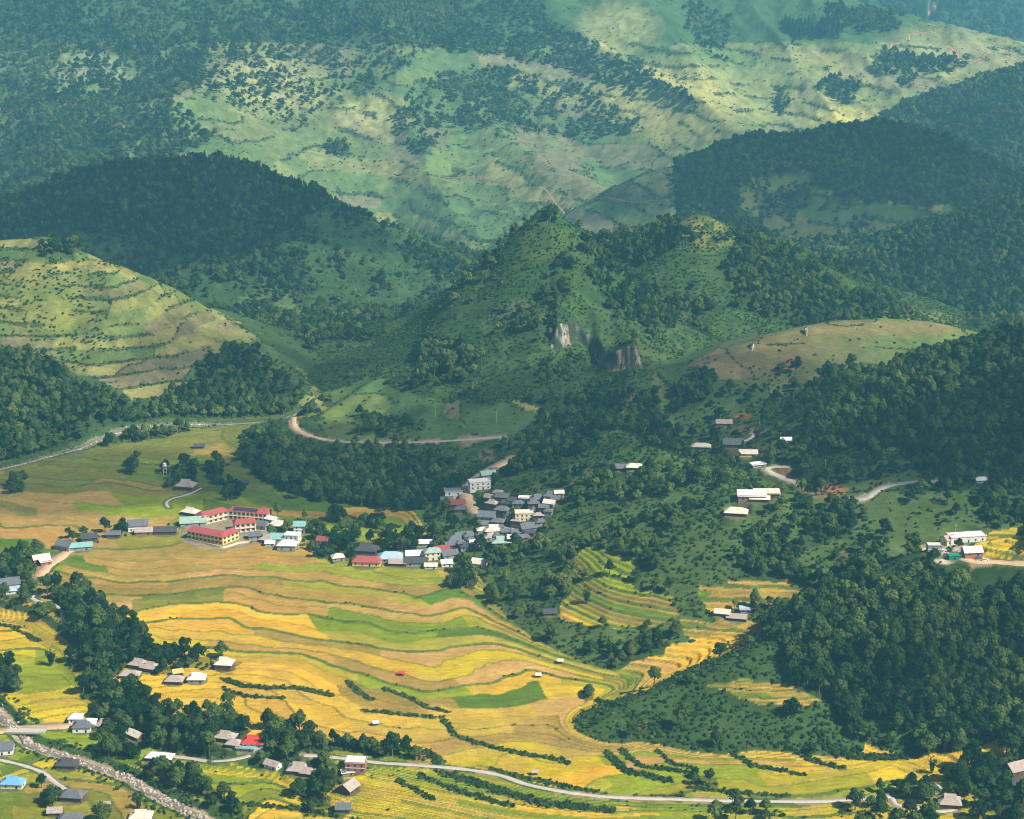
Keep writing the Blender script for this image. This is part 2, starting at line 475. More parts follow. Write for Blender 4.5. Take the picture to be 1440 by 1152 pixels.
def link(name, me, parent=None, mat=None):
    o = bpy.data.objects.new(name, me)
    COL.objects.link(o)
    if parent is not None:
        o.parent = parent
    if mat is not None and len(me.materials) == 0:
        me.materials.append(mat)
    return o

def mesh(name, vs, fs, mat=None, smooth=False):
    me = bpy.data.meshes.new(name)
    me.from_pydata([tuple(v) for v in vs], [], [tuple(f) for f in fs])
    if smooth:
        me.polygons.foreach_set('use_smooth', np.ones(len(me.polygons), bool))
    me.update()
    if mat is not None:
        me.materials.append(mat)
    return me

def fast_mesh(name, v, q, mat, smooth=True):
    """numpy verts (n,3), faces (m,k)"""
    me = bpy.data.meshes.new(name)
    k = q.shape[1]
    me.vertices.add(len(v)); me.vertices.foreach_set('co', np.ascontiguousarray(v, np.float32).ravel())
    me.loops.add(q.size); me.loops.foreach_set('vertex_index', np.ascontiguousarray(q, np.int32).ravel())
    me.polygons.add(len(q)); me.polygons.foreach_set('loop_start', np.arange(0, q.size, k, dtype=np.int32))
    if smooth:
        me.polygons.foreach_set('use_smooth', np.ones(len(q), bool))
    me.update()
    me.materials.append(mat)
    return me

def empty(name, loc, rz=0.0, s=1.0):
    o = bpy.data.objects.new(name, None)
    o.empty_display_size = 1
    COL.objects.link(o)
    o.location = loc
    o.rotation_euler = (0, 0, rz)
    o.scale = (s, s, s)
    return o

class MB:
    def __init__(self): self.v, self.f = [], []
    def box(self, x0, x1, y0, y1, z0, z1):
        n = len(self.v)
        self.v += [(x0, y0, z0), (x1, y0, z0), (x1, y1, z0), (x0, y1, z0), (x0, y0, z1), (x1, y0, z1), (x1, y1, z1), (x0, y1, z1)]
        self.f += [tuple(n + i for i in f) for f in ((0, 3, 2, 1), (4, 5, 6, 7), (0, 1, 5, 4), (1, 2, 6, 5), (2, 3, 7, 6), (3, 0, 4, 7))]
        return self
    def poly(self, pts):
        n = len(self.v); self.v += list(pts); self.f.append(tuple(range(n, n + len(pts)))); return self
    def tube(self, pts, rads, n=6):
        base = len(self.v)
        for p, r in zip(pts, rads):
            for k in range(n):
                a = 2 * math.pi * k / n
                self.v.append((p[0] + r * math.cos(a), p[1] + r * math.sin(a), p[2]))
        for i in range(len(pts) - 1):
            for k in range(n):
                a, b = base + i * n + k, base + i * n + (k + 1) % n
                self.f.append((a, b, b + n, a + n))
        self.f.append(tuple(base + (len(pts) - 1) * n + k for k in range(n)))
        return self
    def mesh(self, name, mat): return mesh(name, self.v, self.f, mat)
    def obj(self, name, mat, parent=None): return link(name, self.mesh(name, mat), parent)

# ------------------------------------------------------------------ land cover
GU, GV = project(GX, GY, GZ)
slope_up = (GZ - CAM_H) / GY
runmax = np.maximum.accumulate(slope_up, axis=0)
VISIBLE = slope_up >= runmax - 1e-6
GREG[(GREG == FARR) & (GU < 950) & (GY > 2500)] = MOUNT
GH = GZ.copy()                                          # smooth ground, before terracing

WU = GU + 16 * fbm(GX, GY, 34, 3, 301) + 9 * fbm(GX, GY, 9, 2, 303)      # ragged edges for every patch of land cover
WV = GV + 9 * fbm(GX, GY, 34, 3, 305) + 5 * fbm(GX, GY, 9, 2, 307)
_far = np.clip((GY - 1500) / 1200, 0, 1)
WU = GU + (WU - GU) * (1 - .5 * _far); WV = GV + (WV - GV) * (1 - .3 * _far)

def pmask(poly, regions=None):
    m = in_poly(WU, WV, poly)
    if regions is not None:
        m &= np.isin(GREG, regions)
    return m

def blob(u, v, ru, rv, regions=None):
    m = ((WU - u) / ru) ** 2 + ((WV - v) / rv) ** 2 < 1
    if regions is not None:
        m &= np.isin(GREG, regions)
    return m

# rice land: the whole valley floor and the terraced patches on the slopes
HILL_TERR = [  # polygon, riser height
    ([(770, 800), (830, 772), (895, 785), (900, 805), (870, 815), (800, 812)], 1.7),
    ([(800, 822), (860, 815), (950, 838), (960, 870), (900, 885), (790, 870)], 1.6),
    ([(990, 822), (1100, 815), (1165, 835), (1160, 848), (1000, 858)], 2.2),
    ([(840, 975), (865, 940), (960, 905), (1080, 880), (1070, 900), (1000, 925), (930, 955), (870, 985)], 1.7),
    ([(1000, 965), (1050, 955), (1110, 955), (1165, 985), (1130, 990), (1060, 985)], 1.5),
    ([(1270, 1085), (1330, 1062), (1420, 1035), (1425, 1060), (1340, 1085), (1290, 1108)], 1.8),
    ([(960, 870), (1090, 872), (1040, 900), (960, 900)], 1.5),
    ([(1375, 765), (1440, 735), (1440, 785), (1385, 785)], 2.0),
]
RICE = np.zeros(GX.shape, bool)
RH = np.full(GX.shape, 0.46)
floor_like = (GREG == FLOOR) & (GY < 1720)
RICE |= floor_like
for poly, hh in HILL_TERR:
    k = pmask(poly, [FLOOR, KNOLL, RIGHT])
    RICE |= k
    RH[k & ~floor_like] = hh
# steeper banded ground in front of the road and between fan and knoll
dstr = poly_dist(GX, GY, STREAM)
driv = poly_dist(GX, GY, RIVER)
NOFIELD = (dstr < 9) | (driv < 8)
RICE &= ~NOFIELD
_g0, _g1 = np.gradient(GH)
_sl = np.hypot(_g1 / ((2 * SMAX / (NC - 1)) * GY), _g0 / np.gradient(ROWS)[:, None])
RICE &= ~(floor_like & (_sl > .34) & (RH < .5))

warp = 1.1 * fbm(GX, GY, 55, 2, 41) + 0.5 * fbm(GX, GY, 18, 2, 43)
QQ = GH / RH + warp * np.where(floor_like, 0.55, 0.25)
gy_, gx_ = np.gradient(QQ)
dYr = np.gradient(ROWS)[:, None]
dXc = (2 * SMAX / (NC - 1)) * GY
grad = np.hypot(gx_ / dXc, gy_ / dYr)                   # terraces per metre
lev = np.floor(QQ)
fr = QQ - lev
bigbank = _hash(lev, np.zeros_like(lev), 3)             # some banks are tall and overgrown
rw = np.clip((1.4 + 1.6 * (bigbank > .80)) * grad, 0.03, 0.5)
ris = np.clip((fr - (1 - rw)) / rw, 0, 1)
step = lev + ris * ris * (3 - 2 * ris)
tz = (step - warp * np.where(floor_like, 0.55, 0.25)) * RH
tz = GH + np.clip(tz - GH, -2.5, 2.5)
GZ = np.where(RICE, tz, GZ)
BANK = RICE & (ris > 0.0)

# fields: level x cells along the contour
along = GX + 24 * fbm(GX, GY, 70, 2, 51) + 0.25 * GY
wid = 55 + 80 * _hash(lev, np.ones_like(lev), 8)
cellx = np.floor(along / wid + 9 * _hash(lev, np.ones_like(lev) * 2, 9))
cell_raw = (lev + 2000).astype(np.int64) * 4096 + (cellx + 2048).astype(np.int64)
cell_raw[~RICE] = -1
uniq, CELL = np.unique(cell_raw, return_inverse=True)
CELL = CELL.reshape(GX.shape)
cnt = np.bincount(CELL.ravel())
CX = np.bincount(CELL.ravel(), GX.ravel()) / cnt
CY = np.bincount(CELL.ravel(), GY.ravel()) / cnt

PAL = {'G': (.61, .36, .028), 'g': (.52, .325, .04), 'Y': (.50, .37, .016), 'L': (.20, .24, .012), 'l': (.28, .26, .020), 'D': (.085, .15, .014), 'T': (.44, .26, .075), 'O': (.33, .205, .045), 'o': (.26, .185, .040), 'v': (.165, .165, .030)}
SAMP = """33,885,G 20,911,Y 50,955,L 67,985,Y 50,1008,Y 33,1058,L 100,1061,L 150,1088,Y 83,1091,L 33,1128,D 50,1108,g 183,1121,O 233,1135,D 127,1078,D 160,1098,L
283,1085,L 383,1108,L 320,1090,L 420,1112,Y 247,1091,L 400,1141,G 470,1128,Y 187,961,G 227,971,G 247,988,O 293,988,L 360,998,G 433,1001,g 300,955,G 273,965,L 320,970,G
260,915,Y 383,935,g 433,948,G 460,931,l 233,865,G 333,861,G 400,878,G 333,895,g 400,901,O 167,845,T 200,823,D 233,835,D 283,830,O 463,871,D 450,835,O 133,801,O 233,801,O
333,788,O 367,811,o 433,795,g 467,803,L 180,780,O 300,770,O 400,785,O 250,780,o 513,808,T 490,801,L 547,845,T 500,838,l 630,848,D 597,835,o 640,875,g 530,878,L 580,885,D 480,885,L 680,895,D
597,905,T 563,911,L 680,915,l 513,911,T 613,923,T 563,931,L 530,940,L 673,935,Y 497,935,G 747,938,G 780,918,T 847,928,l 797,955,Y 713,948,T 580,951,O 613,961,T 680,961,L 580,968,L 647,981,o
730,981,D 757,968,G 497,985,G 563,988,o 580,1015,g 640,1015,D 697,1015,g 660,1030,T 780,998,T 830,981,T 547,1045,L 500,1040,L 597,1048,D 630,1051,O 713,1068,Y 747,1045,O 813,1035,O 813,1085,G 880,1095,G 880,1041,L
907,1065,g 947,1045,L 947,1091,L 530,1115,Y 580,1111,Y 597,1135,g 680,1138,Y 733,1145,L 800,1145,G 640,1088,L 667,1101,L 720,1115,L 813,875,O 863,891,o 720,861,g 697,885,l 760,890,O 830,905,l
980,1045,L 1043,1048,G 1093,1068,G 1160,1078,G 993,1068,T 1077,1091,g 1060,1101,Y 1010,1081,D 1167,1101,L 1133,1115,Y 1147,1055,Y 1210,1065,G 1253,1078,Y 1343,1061,G 1400,1050,G 1060,965,T 1110,968,T 993,908,G 993,928,G 920,940,G 880,955,g
977,888,O 1027,878,O 985,1140,L 1060,1140,l 900,1140,L 50,690,v 100,640,v 150,660,v 200,617,v 300,604,v 150,687,O 240,630,v 60,670,v 180,640,v 20,720,v 100,730,v 320,620,v 220,690,v 370,660,v 30,660,v 100,707,L 43,697,T 33,740,T 67,750,O 133,734,T 200,711,L 250,707,L 400,717,D 433,731,O
360,704,D 460,735,O 535,728,g 580,735,D 600,750,L 620,745,L 640,740,L 660,745,L 20,770,D 40,790,L 330,640,o 270,640,L 120,690,L 250,730,L 190,730,v 80,690,v 840,795,L 860,790,L 800,800,L 880,800,L 820,785,l 830,860,D 900,870,D 950,850,D 880,865,L 1000,830,L 1100,830,l 1030,845,D 1140,840,D 1010,850,L 870,850,o 920,855,o 1060,830,l 1050,845,L 1110,835,g 1400,770,g 1430,760,Y
250,790,O 350,800,T 420,815,O 480,820,T 560,820,T 300,850,O 380,845,O 600,855,T 150,820,O 550,705,D 480,715,D 330,665,D 380,690,D""".split()
sxy, scol = [], []
for t in SAMP:
    u, v, c = t.split(',')
    p = pick(float(u), float(v))
    sxy.append((p.x, p.y)); scol.append(c)
sxy = np.array(sxy)
d2 = ((CX[:, None] - sxy[None, :, 0]) * 0.55) ** 2 + (CY[:, None] - sxy[None, :, 1]) ** 2
d2 = d2 * (0.8 + 0.4 * np.random.RandomState(3).rand(*d2.shape))
near = d2.argmin(1)
rs = np.random.RandomState(11)
ccol = np.array([PAL[scol[i]] for i in near])
pcol = np.array([PAL[c] for c in scol])
wgt = 1.0 / (d2 + 40.0) ** 2.4
smooth_col = (wgt[:, :, None] * pcol[None]).sum(1) / wgt.sum(1)[:, None]
ccol = ccol * .30 + smooth_col * .70
ccol = ccol * (1 + 0.10 * (rs.rand(len(ccol), 1) - .5) * 2) * (1 + 0.10 * (rs.rand(len(ccol), 3) - .5))
CCLASS = np.array([ord(scol[i]) for i in near])

LAND = np.zeros(GX.shape + (3,))
def setc(mask, col, mixf=1.0):
    mixf = mixf * mask
    LAND[:] = LAND * (1 - mixf[..., None]) + np.array(col) * mixf[..., None]

nz1 = fbm(GX, GY, 60, 4, 101) * .5 + .5
nz2 = fbm(GX, GY, 14, 3, 103) * .5 + .5
GRASS, DGRASS, DRY, SOIL, RED = (.046, .082, .024), (.060, .105, .022), (.30, .26, .075), (.20, .135, .075), (.34, .13, .06)
# hillside parcels: cells in (along-contour, height) space, hedges along their edges
_fs = 1 + .7 * sstep(2100, 3400, GY) - .42 * (GREG == TERR_HILL)
px_ = GX / (80.0 * _fs) + 0.9 * fbm(GX, GY, 120, 3, 61)
py_ = GH / (15.0 * _fs) + 0.8 * fbm(GX, GY, 150, 3, 63) + 0.004 * GX
row = np.floor(py_)
pxo = px_ * (0.7 + 0.6 * _hash(row, row * 0, 71)) + _hash(row, row * 0, 73) * 7
pc = np.floor(pxo)
ph = _hash(row, pc, 75)
ph2 = _hash(row, pc, 76)
fy_ = py_ - row
fx_ = pxo - pc
sl = np.maximum(np.abs(np.gradient(GH, axis=0) / dYr), 0.05)
HEDGE = (np.minimum(fy_, 1 - fy_) * 15.0 * _fs / sl < 1.1 + GY / 2400 + 3.0 * sstep(2300, 3500, GY)) & (fbm(GX, GY, 50, 2, 79) > -.12)
HEDGE |= (np.minimum(fx_, 1 - fx_) * 80.0 * _fs < 1.4) & (ph2 < .22)
parc = np.zeros(GX.shape + (3,))
pp = np.array([(.085, .135, .035), (.11, .15, .038), (.055, .105, .033), (.18, .18, .055), (.27, .235, .075), (.19, .145, .08), (.12, .145, .042)])
_pm = np.where(GREG == MOUNT, .55, .8)[..., None]
parc = (pp[(ph * 6.99).astype(int)] * _pm + np.array((.105, .14, .042)) * (1 - _pm)) * (0.88 + 0.24 * ph2)[..., None]

LAND[:] = np.array(GRASS)
LAND[GREG == RIGHT] = (.075, .112, .030)
LAND[:] = LAND * (0.65 + 0.7 * nz1)[..., None]
PARCEL = np.zeros(GX.shape, bool)
PARCEL |= pmask([(-60, 325), (70, 315), (160, 345), (330, 450), (480, 560), (480, 600), (330, 530), (290, 545), (200, 565), (120, 530), (40, 490), (-60, 490)], [TERR_HILL])
PARCEL |= np.isin(GREG, [MOUNT]) & (GV > 60)
PARCEL |= np.isin(GREG, [BARE])
PARCEL |= np.isin(GREG, [FARR]) & in_poly(GU, GV, [(1040, 240), (1130, 235), (1330, 285), (1350, 300), (1220, 350), (1120, 350), (1040, 290)])
PARCEL |= pmask([(440, 560), (520, 530), (600, 560), (760, 570), (760, 615), (600, 625), (460, 620)], [KARST])
PARCEL |= np.isin(GREG, [RIDGE_W]) & in_poly(GU, GV, [(330, 420), (400, 400), (440, 470), (400, 520), (330, 470)])
LAND = np.where(PARCEL[..., None], parc, LAND)
# yellower, paler or browner tints on patches of the slopes
for (u, v, ru, rv, c, f, regs) in [
        (60, 420, 90, 60, (.25, .24, .05), .5, [TERR_HILL]), (110, 470, 70, 30, (.19, .21, .045), .4, [TERR_HILL]), (240, 410, 90, 50, (.17, .21, .045), .4, [TERR_HILL]),
        (380, 120, 80, 45, (.36, .33, .12), .7, [MOUNT]), (120, 100, 60, 30, (.30, .32, .14), .6, [MOUNT]), (530, 160, 60, 30, (.36, .33, .11), .6, [MOUNT]),
        (940, 140, 110, 60, (.38, .33, .09), .7, [MOUNT]), (1150, 130, 130, 70, (.27, .25, .08), .5, [MOUNT]), (1350, 70, 120, 40, (.28, .26, .10), .6, [MOUNT]),
        (1190, 165, 60, 15, (.42, .36, .08), .8, [MOUNT]), (870, 40, 60, 40, (.33, .31, .10), .6, [MOUNT]),
        (990, 330, 50, 25, (.26, .24, .07), .7, [KARST]), (920, 480, 60, 60, (.085, .115, .035), .6, [KARST]), (760, 340, 40, 30, (.11, .13, .035), .6, [KARST]),
        (1240, 462, 150, 14, (.20, .15, .065), .7, [BARE]), (1110, 505, 110, 40, (.17, .115, .055), .8, [BARE]), (1200, 530, 140, 60, (.095, .11, .040), .7, [BARE]),
        (1290, 455, 70, 20, (.22, .23, .06), .7, [KARST])]:
    m = np.clip(1.25 - (((GU - u) / ru) ** 2 + ((GV - v) / rv) ** 2), 0, 1) * np.isin(GREG, regs)
    setc(m, c, f)
LAND *= (0.8 + 0.4 * nz2)[..., None]
mott = sstep(.02, .22, fbm(GX, GY, 11, 3, 521))
setc(mott * np.isin(GREG, [KARST, RIDGE_W]) * (~PARCEL), (.022, .055, .020), .75)
setc(sstep(.05, .3, fbm(GX, GY, 9, 3, 523)) * np.isin(GREG, [MOUNT, TERR_HILL]), (.05, .085, .035), .35)
LAND[GREG == MOUNT] *= np.array((1.25, 1.3, 1.5))  # mountain ground paled and blued: distant haze and sunlight put into its colour
setc((HEDGE & PARCEL).astype(float), (.035, .062, .022), .8)
# steep limestone
gz_y = np.gradient(GZ, axis=0) / dYr; gz_x = np.gradient(GZ, axis=1) / dXc
steep = np.hypot(gz_x, gz_y)
# rice
rc = ccol[CELL]
band = vnoise(QQ * 3.1, along / 120.0, 501) + .5 * vnoise(QQ * 8.0, along / 60.0, 503)      # mown swaths and patches of ripeness run along the contour
rc = rc * (0.87 + 0.17 * band)[..., None]
patch = sstep(.0, .45, fbm(GX, GY, 17, 4, 507) + .15 * fbm(GX, GY, 70, 2, 509))
rc = rc * (1 - .38 * patch[..., None]) + np.array((.40, .25, .07)) * .38 * patch[..., None] * (rc[..., :1] > .25) + rc * .38 * patch[..., None] * (rc[..., :1] <= .25)
LAND = np.where(RICE[..., None], rc, LAND)
grassy = np.array((.085, .13, .025)) * (0.7 + 0.6 * nz2)[..., None]
bankf = np.where(bigbank > .80, .95, np.where(bigbank > .36, .62, .25))
LAND = np.where(BANK[..., None], LAND * (1 - bankf[..., None]) + grassy * bankf[..., None], LAND)
setc((dstr + 5 * nz2 < 7).astype(float), (.40, .31, .21), .8)
setc((driv + 5 * nz2 < 6).astype(float), (.24, .21, .15), .7)
# ------------------------------------------------------------------ where trees grow (density 0..1 on the ground)
FD = np.zeros(GX.shape)          # broadleaf forest
BD = np.zeros(GX.shape)          # bushes
CD = np.zeros(GX.shape)          # conifers
n40 = fbm(GX, GY, 45, 3, 201) * .5 + .5
n90 = fbm(GX, GY, 110, 3, 203) * .5 + .5

def on(arr, mask, val):
    arr[mask] = val[mask] if isinstance(val, np.ndarray) else val

on(BD, GREG == TERR_HILL, np.where(n40 > .62, .40, .03))
k = pmask([(-200, 480), (0, 490), (60, 500), (120, 545), (200, 575), (265, 545), (285, 505), (340, 490), (440, 562), (430, 590), (330, 596), (220, 610), (130, 626), (0, 652), (-200, 700)], [TERR_HILL, FLOOR])
k &= driv > 9
on(FD, k, .55 + .4 * (n40 > .42)); on(BD, k, .5)
k = blob(85, 350, 32, 12, [TERR_HILL]); on(FD, k, .7)
k = pmask([(-200, 330), (0, 345), (40, 420), (0, 470), (-200, 480)], [TERR_HILL]); on(BD, k, .4)
w = GREG == RIDGE_W
on(FD, w, np.where(n90 + .5 * n40 > .68, .9, .18)); on(BD, w, .45)
k = w & in_poly(WU, WV, [(300, 400), (380, 390), (450, 460), (500, 520), (440, 570), (360, 500)]); on(FD, k, .30 * (n40 > .5)); on(BD, k, .35)
k = w & (GV < 330); on(CD, k, .55); on(FD, k, .55)
k = w & (GU > 430) & (GV > 300); on(FD, k, np.where(n40 > .56, .6, .05)); on(BD, k, .35); on(CD, k, 0)
k = (GREG == FLOOR) & (GY > 1735); on(FD, k, np.where(n40 > .5, .55, .08)); on(BD, k, .5)
# karst peaks
kk = GREG == KARST
on(BD, kk, np.where(n40 > .47, .85, .30)); on(FD, kk, np.where(n40 > .62, .30, .0))
on(BD, kk & PARCEL, .06); on(FD, kk & PARCEL, .0)
def karst(poly, f, b=.4, c=0): 
    m = pmask(poly, [KARST, FLOOR]); on(FD, m, f); on(BD, m, b); on(CD, m, c)
karst([(330, 648), (360, 612), (410, 630), (460, 640), (520, 632), (600, 640), (640, 650), (700, 662), (730, 648), (760, 640), (745, 690), (690, 712), (620, 716), (500, 716), (420, 694)], .9)
karst([(588, 480), (640, 478), (668, 510), (655, 545), (600, 525)], .95)
karst([(820, 345), (900, 400), (960, 440), (940, 470), (860, 440), (780, 350)], .35, .4, .35)
m = pmask([(820, 320), (960, 315), (960, 340), (900, 385), (850, 350)], [KARST]); m &= GY > 1930; on(FD, m, .9)
karst([(1040, 325), (1240, 430), (1240, 455), (1140, 470), (1060, 440), (1020, 380)], .85)
karst([(540, 600), (580, 590), (600, 640), (530, 640)], .3)
karst([(500, 585), (540, 590), (545, 610), (505, 612)], .7)
karst([(760, 560), (830, 545), (900, 560), (960, 545), (1000, 580), (960, 610), (850, 640), (760, 640)], .75)
karst([(640, 400), (690, 360), (720, 350), (680, 420), (640, 450)], .2, .6)
on(CD, blob(845, 500, 60, 45, [KARST]), 0)
karst([(690, 430), (780, 430), (790, 480), (700, 470)], .35, .7)
karst([(750, 500), (860, 510), (870, 560), (760, 560)], .2, .75)
karst([(1240, 440), (1340, 470), (1240, 465)], .4, .5)
# bare brown hill
k = GREG == BARE
on(BD, k, .03)
on(FD, k & in_poly(WU, WV, [(950, 560), (985, 525), (1015, 535), (1010, 575), (950, 590)]), .9)
on(FD, k & blob(1190, 540, 40, 18), .7)
on(FD, k & in_poly(WU, WV, [(1000, 580), (1110, 580), (1110, 660), (960, 660)]), .45)
# right-hand hills
k = GREG == RIGHT
on(FD, k, np.where(n40 > .53, .75, .06)); on(BD, k, .5)
upper = k & in_poly(WU, WV, [(1080, 650), (1180, 560), (1440, 440), (1640, 400), (1640, 690), (1440, 690), (1330, 668), (1290, 660), (1230, 690), (1140, 690)])
on(FD, upper, .97)
def clear(poly, f=.03, b=.12, regs=None):
    m = pmask(poly, regs or [RIGHT, KNOLL, BARE]); on(FD, m, f); on(BD, m, b)
clear([(1225, 700), (1300, 685), (1335, 715), (1310, 785), (1240, 780)], .03, .1)
clear([(850, 760), (940, 700), (1050, 668), (1115, 660), (1110, 690), (1040, 745), (930, 775)], .05, .6)
clear([(1060, 720), (1120, 715), (1140, 760), (1080, 770)], .2, .5)
clear([(1150, 700), (1235, 690), (1240, 700), (1150, 715)], .05, .2)
clear([(1130, 640), (1240, 625), (1290, 650), (1290, 668), (1160, 690), (1130, 680)], .35, .6)
clear([(1310, 690), (1370, 700), (1370, 735), (1310, 735)], .15, .3)
clear([(960, 690), (1040, 672), (1110, 662), (1080, 690), (1030, 735), (930, 750)], .06, .75)
clear([(870, 745), (960, 690), (990, 700), (920, 770)], .1, .5)
clear([(980, 640), (1060, 640), (1060, 660), (980, 670)], .15, .4)
clear([(1020, 690), (1110, 685), (1110, 705), (1020, 730)], .05, .2)
for poly, hh in HILL_TERR:
    clear(poly, 0, .0, [FLOOR, RIGHT, KNOLL])
clear([(1080, 660), (1150, 690), (1300, 668), (1320, 680), (1180, 712), (1080, 690)], .05, .2)
clear([(950, 590), (1000, 560), (1130, 500), (1130, 640), (1060, 662), (955, 668)], .10, .3, [RIGHT, BARE, KARST])
# knolls
k = GREG == KNOLL
on(FD, k, .97); on(BD, k, .5)
clear([(1250, 770), (1330, 790), (1290, 800), (1230, 810)], .05, .2)
clear([(1300, 740), (1440, 730), (1440, 800), (1300, 795)], .05, .1)
clear([(1375, 765), (1440, 735), (1440, 785), (1385, 785)], 0, 0)
spur = k & in_poly(WU, WV, [(780, 1030), (840, 980), (930, 950), (1080, 890), (1100, 930), (1130, 960), (1170, 1000), (1200, 1030), (1290, 1050), (1290, 1080), (1100, 1090), (900, 1080)])
on(FD, spur, .05); on(BD, spur, .8)
k2 = k & in_poly(WU, WV, [(1150, 1030), (1250, 1010), (1280, 1050), (1210, 1065)]); on(FD, k2, .08); on(BD, k2, .9)
for poly, hh in HILL_TERR[3:7]:
    clear(poly, 0, .0)
# far right ridges
k = GREG == FARR
on(FD, k, .97)
on(FD, k & in_poly(WU, WV, [(1040, 250), (1130, 240), (1180, 280), (1340, 290), (1340, 305), (1250, 335), (1180, 365), (1120, 350), (1030, 300)]), np.where(n40 > .55, .5, .05))
# great mountain
k = GREG == MOUNT
on(BD, k, np.where(n40 > .60, .30, .02))
k1 = k & in_poly(WU, WV, [(-300, -200), (700, -200), (770, 30), (860, 76), (940, 125), (900, 140), (800, 100), (700, 80), (560, 66), (480, 100), (430, 60), (300, 70), (285, 120), (240, 140), (300, 195), (230, 235), (-300, 330)])
on(FD, k1, np.where(n90 > .52, .80, np.where(n40 > .45, .55, .22)))
k1 = k & in_poly(WU, WV, [(280, 70), (430, 55), (560, 66), (600, 90), (470, 150), (420, 190), (290, 140)]); on(FD, k1, np.where(n40 > .45, .32, .08)); on(BD, k1, .4)
k1 = k & in_poly(WU, WV, [(540, 190), (600, 110), (700, 90), (820, 120), (910, 185), (830, 200), (760, 190), (700, 175), (620, 195)]); on(FD, k1, np.where(n40 > .48, .5, .08)); on(BD, k1, .35)
k1 = k & in_poly(WU, WV, [(740, 20), (860, 80), (960, 130), (1000, 160), (930, 140), (780, 70)]); on(FD, k1, .55)
k1 = k & in_poly(WU, WV, [(970, 0), (1030, 30), (1020, 90), (1005, 90), (960, 40)]); on(FD, k1, .35)
k1 = k & in_poly(WU, WV, [(1095, 34), (1170, 25), (1185, 10), (1180, 55), (1110, 58)]); on(CD, k1, .95)
for (u, v, ru, rv) in [(1225, 30, 40, 16), (1260, 90, 35, 14), (1320, 92, 40, 12), (1275, 112, 14, 8), (1180, 125, 30, 12), (1190, 145, 14, 6), (1100, 145, 10, 22), (475, 210, 18, 8), (1175, 15, 16, 8), (590, 205, 25, 8), (680, 130, 40, 10)]:
    on(FD, blob(u, v, ru, rv, [MOUNT]), .75)
on(FD, GREG == JHILL, .97)
on(FD, GREG == BACK, .55)
# trees of the valley floor
GROVES = [
    ([(72, 828), (108, 822), (142, 850), (160, 868), (190, 880), (216, 905), (205, 925), (165, 955), (140, 990), (110, 985), (120, 945), (112, 905), (82, 868)], .95),
    ([(128, 990), (180, 965), (215, 985), (250, 1012), (300, 1002), (345, 1022), (330, 1068), (300, 1078), (245, 1052), (200, 1050), (205, 1066), (160, 1066), (140, 1036), (120, 1010)], .95),
    ([(362, 1058), (376, 1020), (392, 1016), (424, 1030), (480, 1045), (600, 1057), (600, 1066), (500, 1058), (450, 1062), (478, 1100), (440, 1122), (400, 1086), (350, 1080)], .9),
    ([(225, 922), (300, 918), (338, 930), (330, 942), (300, 945), (262, 945), (230, 958), (215, 940)], .6),
    ([(0, 800), (20, 785), (60, 775), (72, 790), (52, 815), (62, 850), (40, 862), (0, 850)], .7),
    ([(20, 850), (75, 850), (85, 878), (40, 868)], .45),
    ([(0, 925), (26, 935), (28, 968), (0, 972)], .95),
    ([(85, 930), (108, 925), (108, 945), (88, 948)], .8),
    ([(140, 1040), (205, 1030), (205, 1068), (150, 1066)], .9),
    ([(240, 1072), (262, 1085), (340, 1135), (345, 1152), (320, 1152), (270, 1115), (205, 1078)], .75),
    ([(30, 1008), (60, 1010), (75, 1040), (50, 1040)], .0),
    ([(420, 1100), (450, 1095), (460, 1140), (425, 1145)], .7),
    ([(60, 1100), (110, 1120), (150, 1130), (150, 1152), (60, 1152)], .35),
    ([(440, 745), (500, 752), (500, 792), (440, 785)], .75),
    ([(500, 752), (640, 758), (650, 772), (600, 780), (500, 782)], .55),
    ([(640, 700), (800, 690), (800, 800), (660, 800), (640, 770)], .45),
    ([(690, 800), (720, 782), (785, 790), (780, 850), (730, 860), (688, 850)], .95),
    ([(632, 785), (664, 785), (664, 828), (636, 828)], .95),
    ([(805, 815), (845, 812), (845, 850), (810, 850)], .9),
    ([(540, 768), (560, 745), (470, 722), (450, 715), (470, 732)], .0),
    ([(465, 722), (560, 742), (556, 752), (470, 735)], .6),
    ([(80, 760), (170, 740), (260, 735), (265, 748), (170, 758), (90, 778)], .30),
    ([(290, 735), (330, 732), (330, 748), (300, 752)], .95),
    ([(330, 748), (352, 746), (352, 762), (335, 762)], .8),
    ([(375, 730), (440, 735), (440, 785), (380, 765)], .35),
    ([(238, 660), (268, 652), (272, 675), (250, 692), (236, 690)], .6),
    ([(290, 655), (312, 655), (312, 678), (292, 676)], .8), ([(312, 675), (334, 675), (334, 705), (312, 705)], .8),
    ([(172, 645), (197, 645), (197, 668), (174, 668)], .9), ([(20, 680), (42, 680), (42, 692), (20, 692)], .9),
    ([(1180, 1128), (1260, 1108), (1295, 1098), (1350, 1075), (1440, 1010), (1640, 1000), (1640, 1200), (1180, 1200)], .46),
    ([(960, 1095), (1010, 1098), (1015, 1110), (970, 1112)], .7),
    ([(820, 965), (840, 965), (840, 980), (822, 980)], .7),
    ([(885, 905), (940, 895), (960, 905), (900, 935)], .5),
    ([(1085, 880), (1110, 880), (1110, 915), (1090, 915)], .8),
    ([(1000, 1140), (1100, 1138), (1150, 1152), (1000, 1160)], .4),
]
for poly, f in GROVES:
    m = pmask(poly, [FLOOR, KNOLL]) & (dstr > 8)
    on(FD, m, f); on(BD, m, f * .8)
for poly, hh in HILL_TERR:
    clear(poly, 0, .0, [FLOOR, RIGHT, KNOLL])
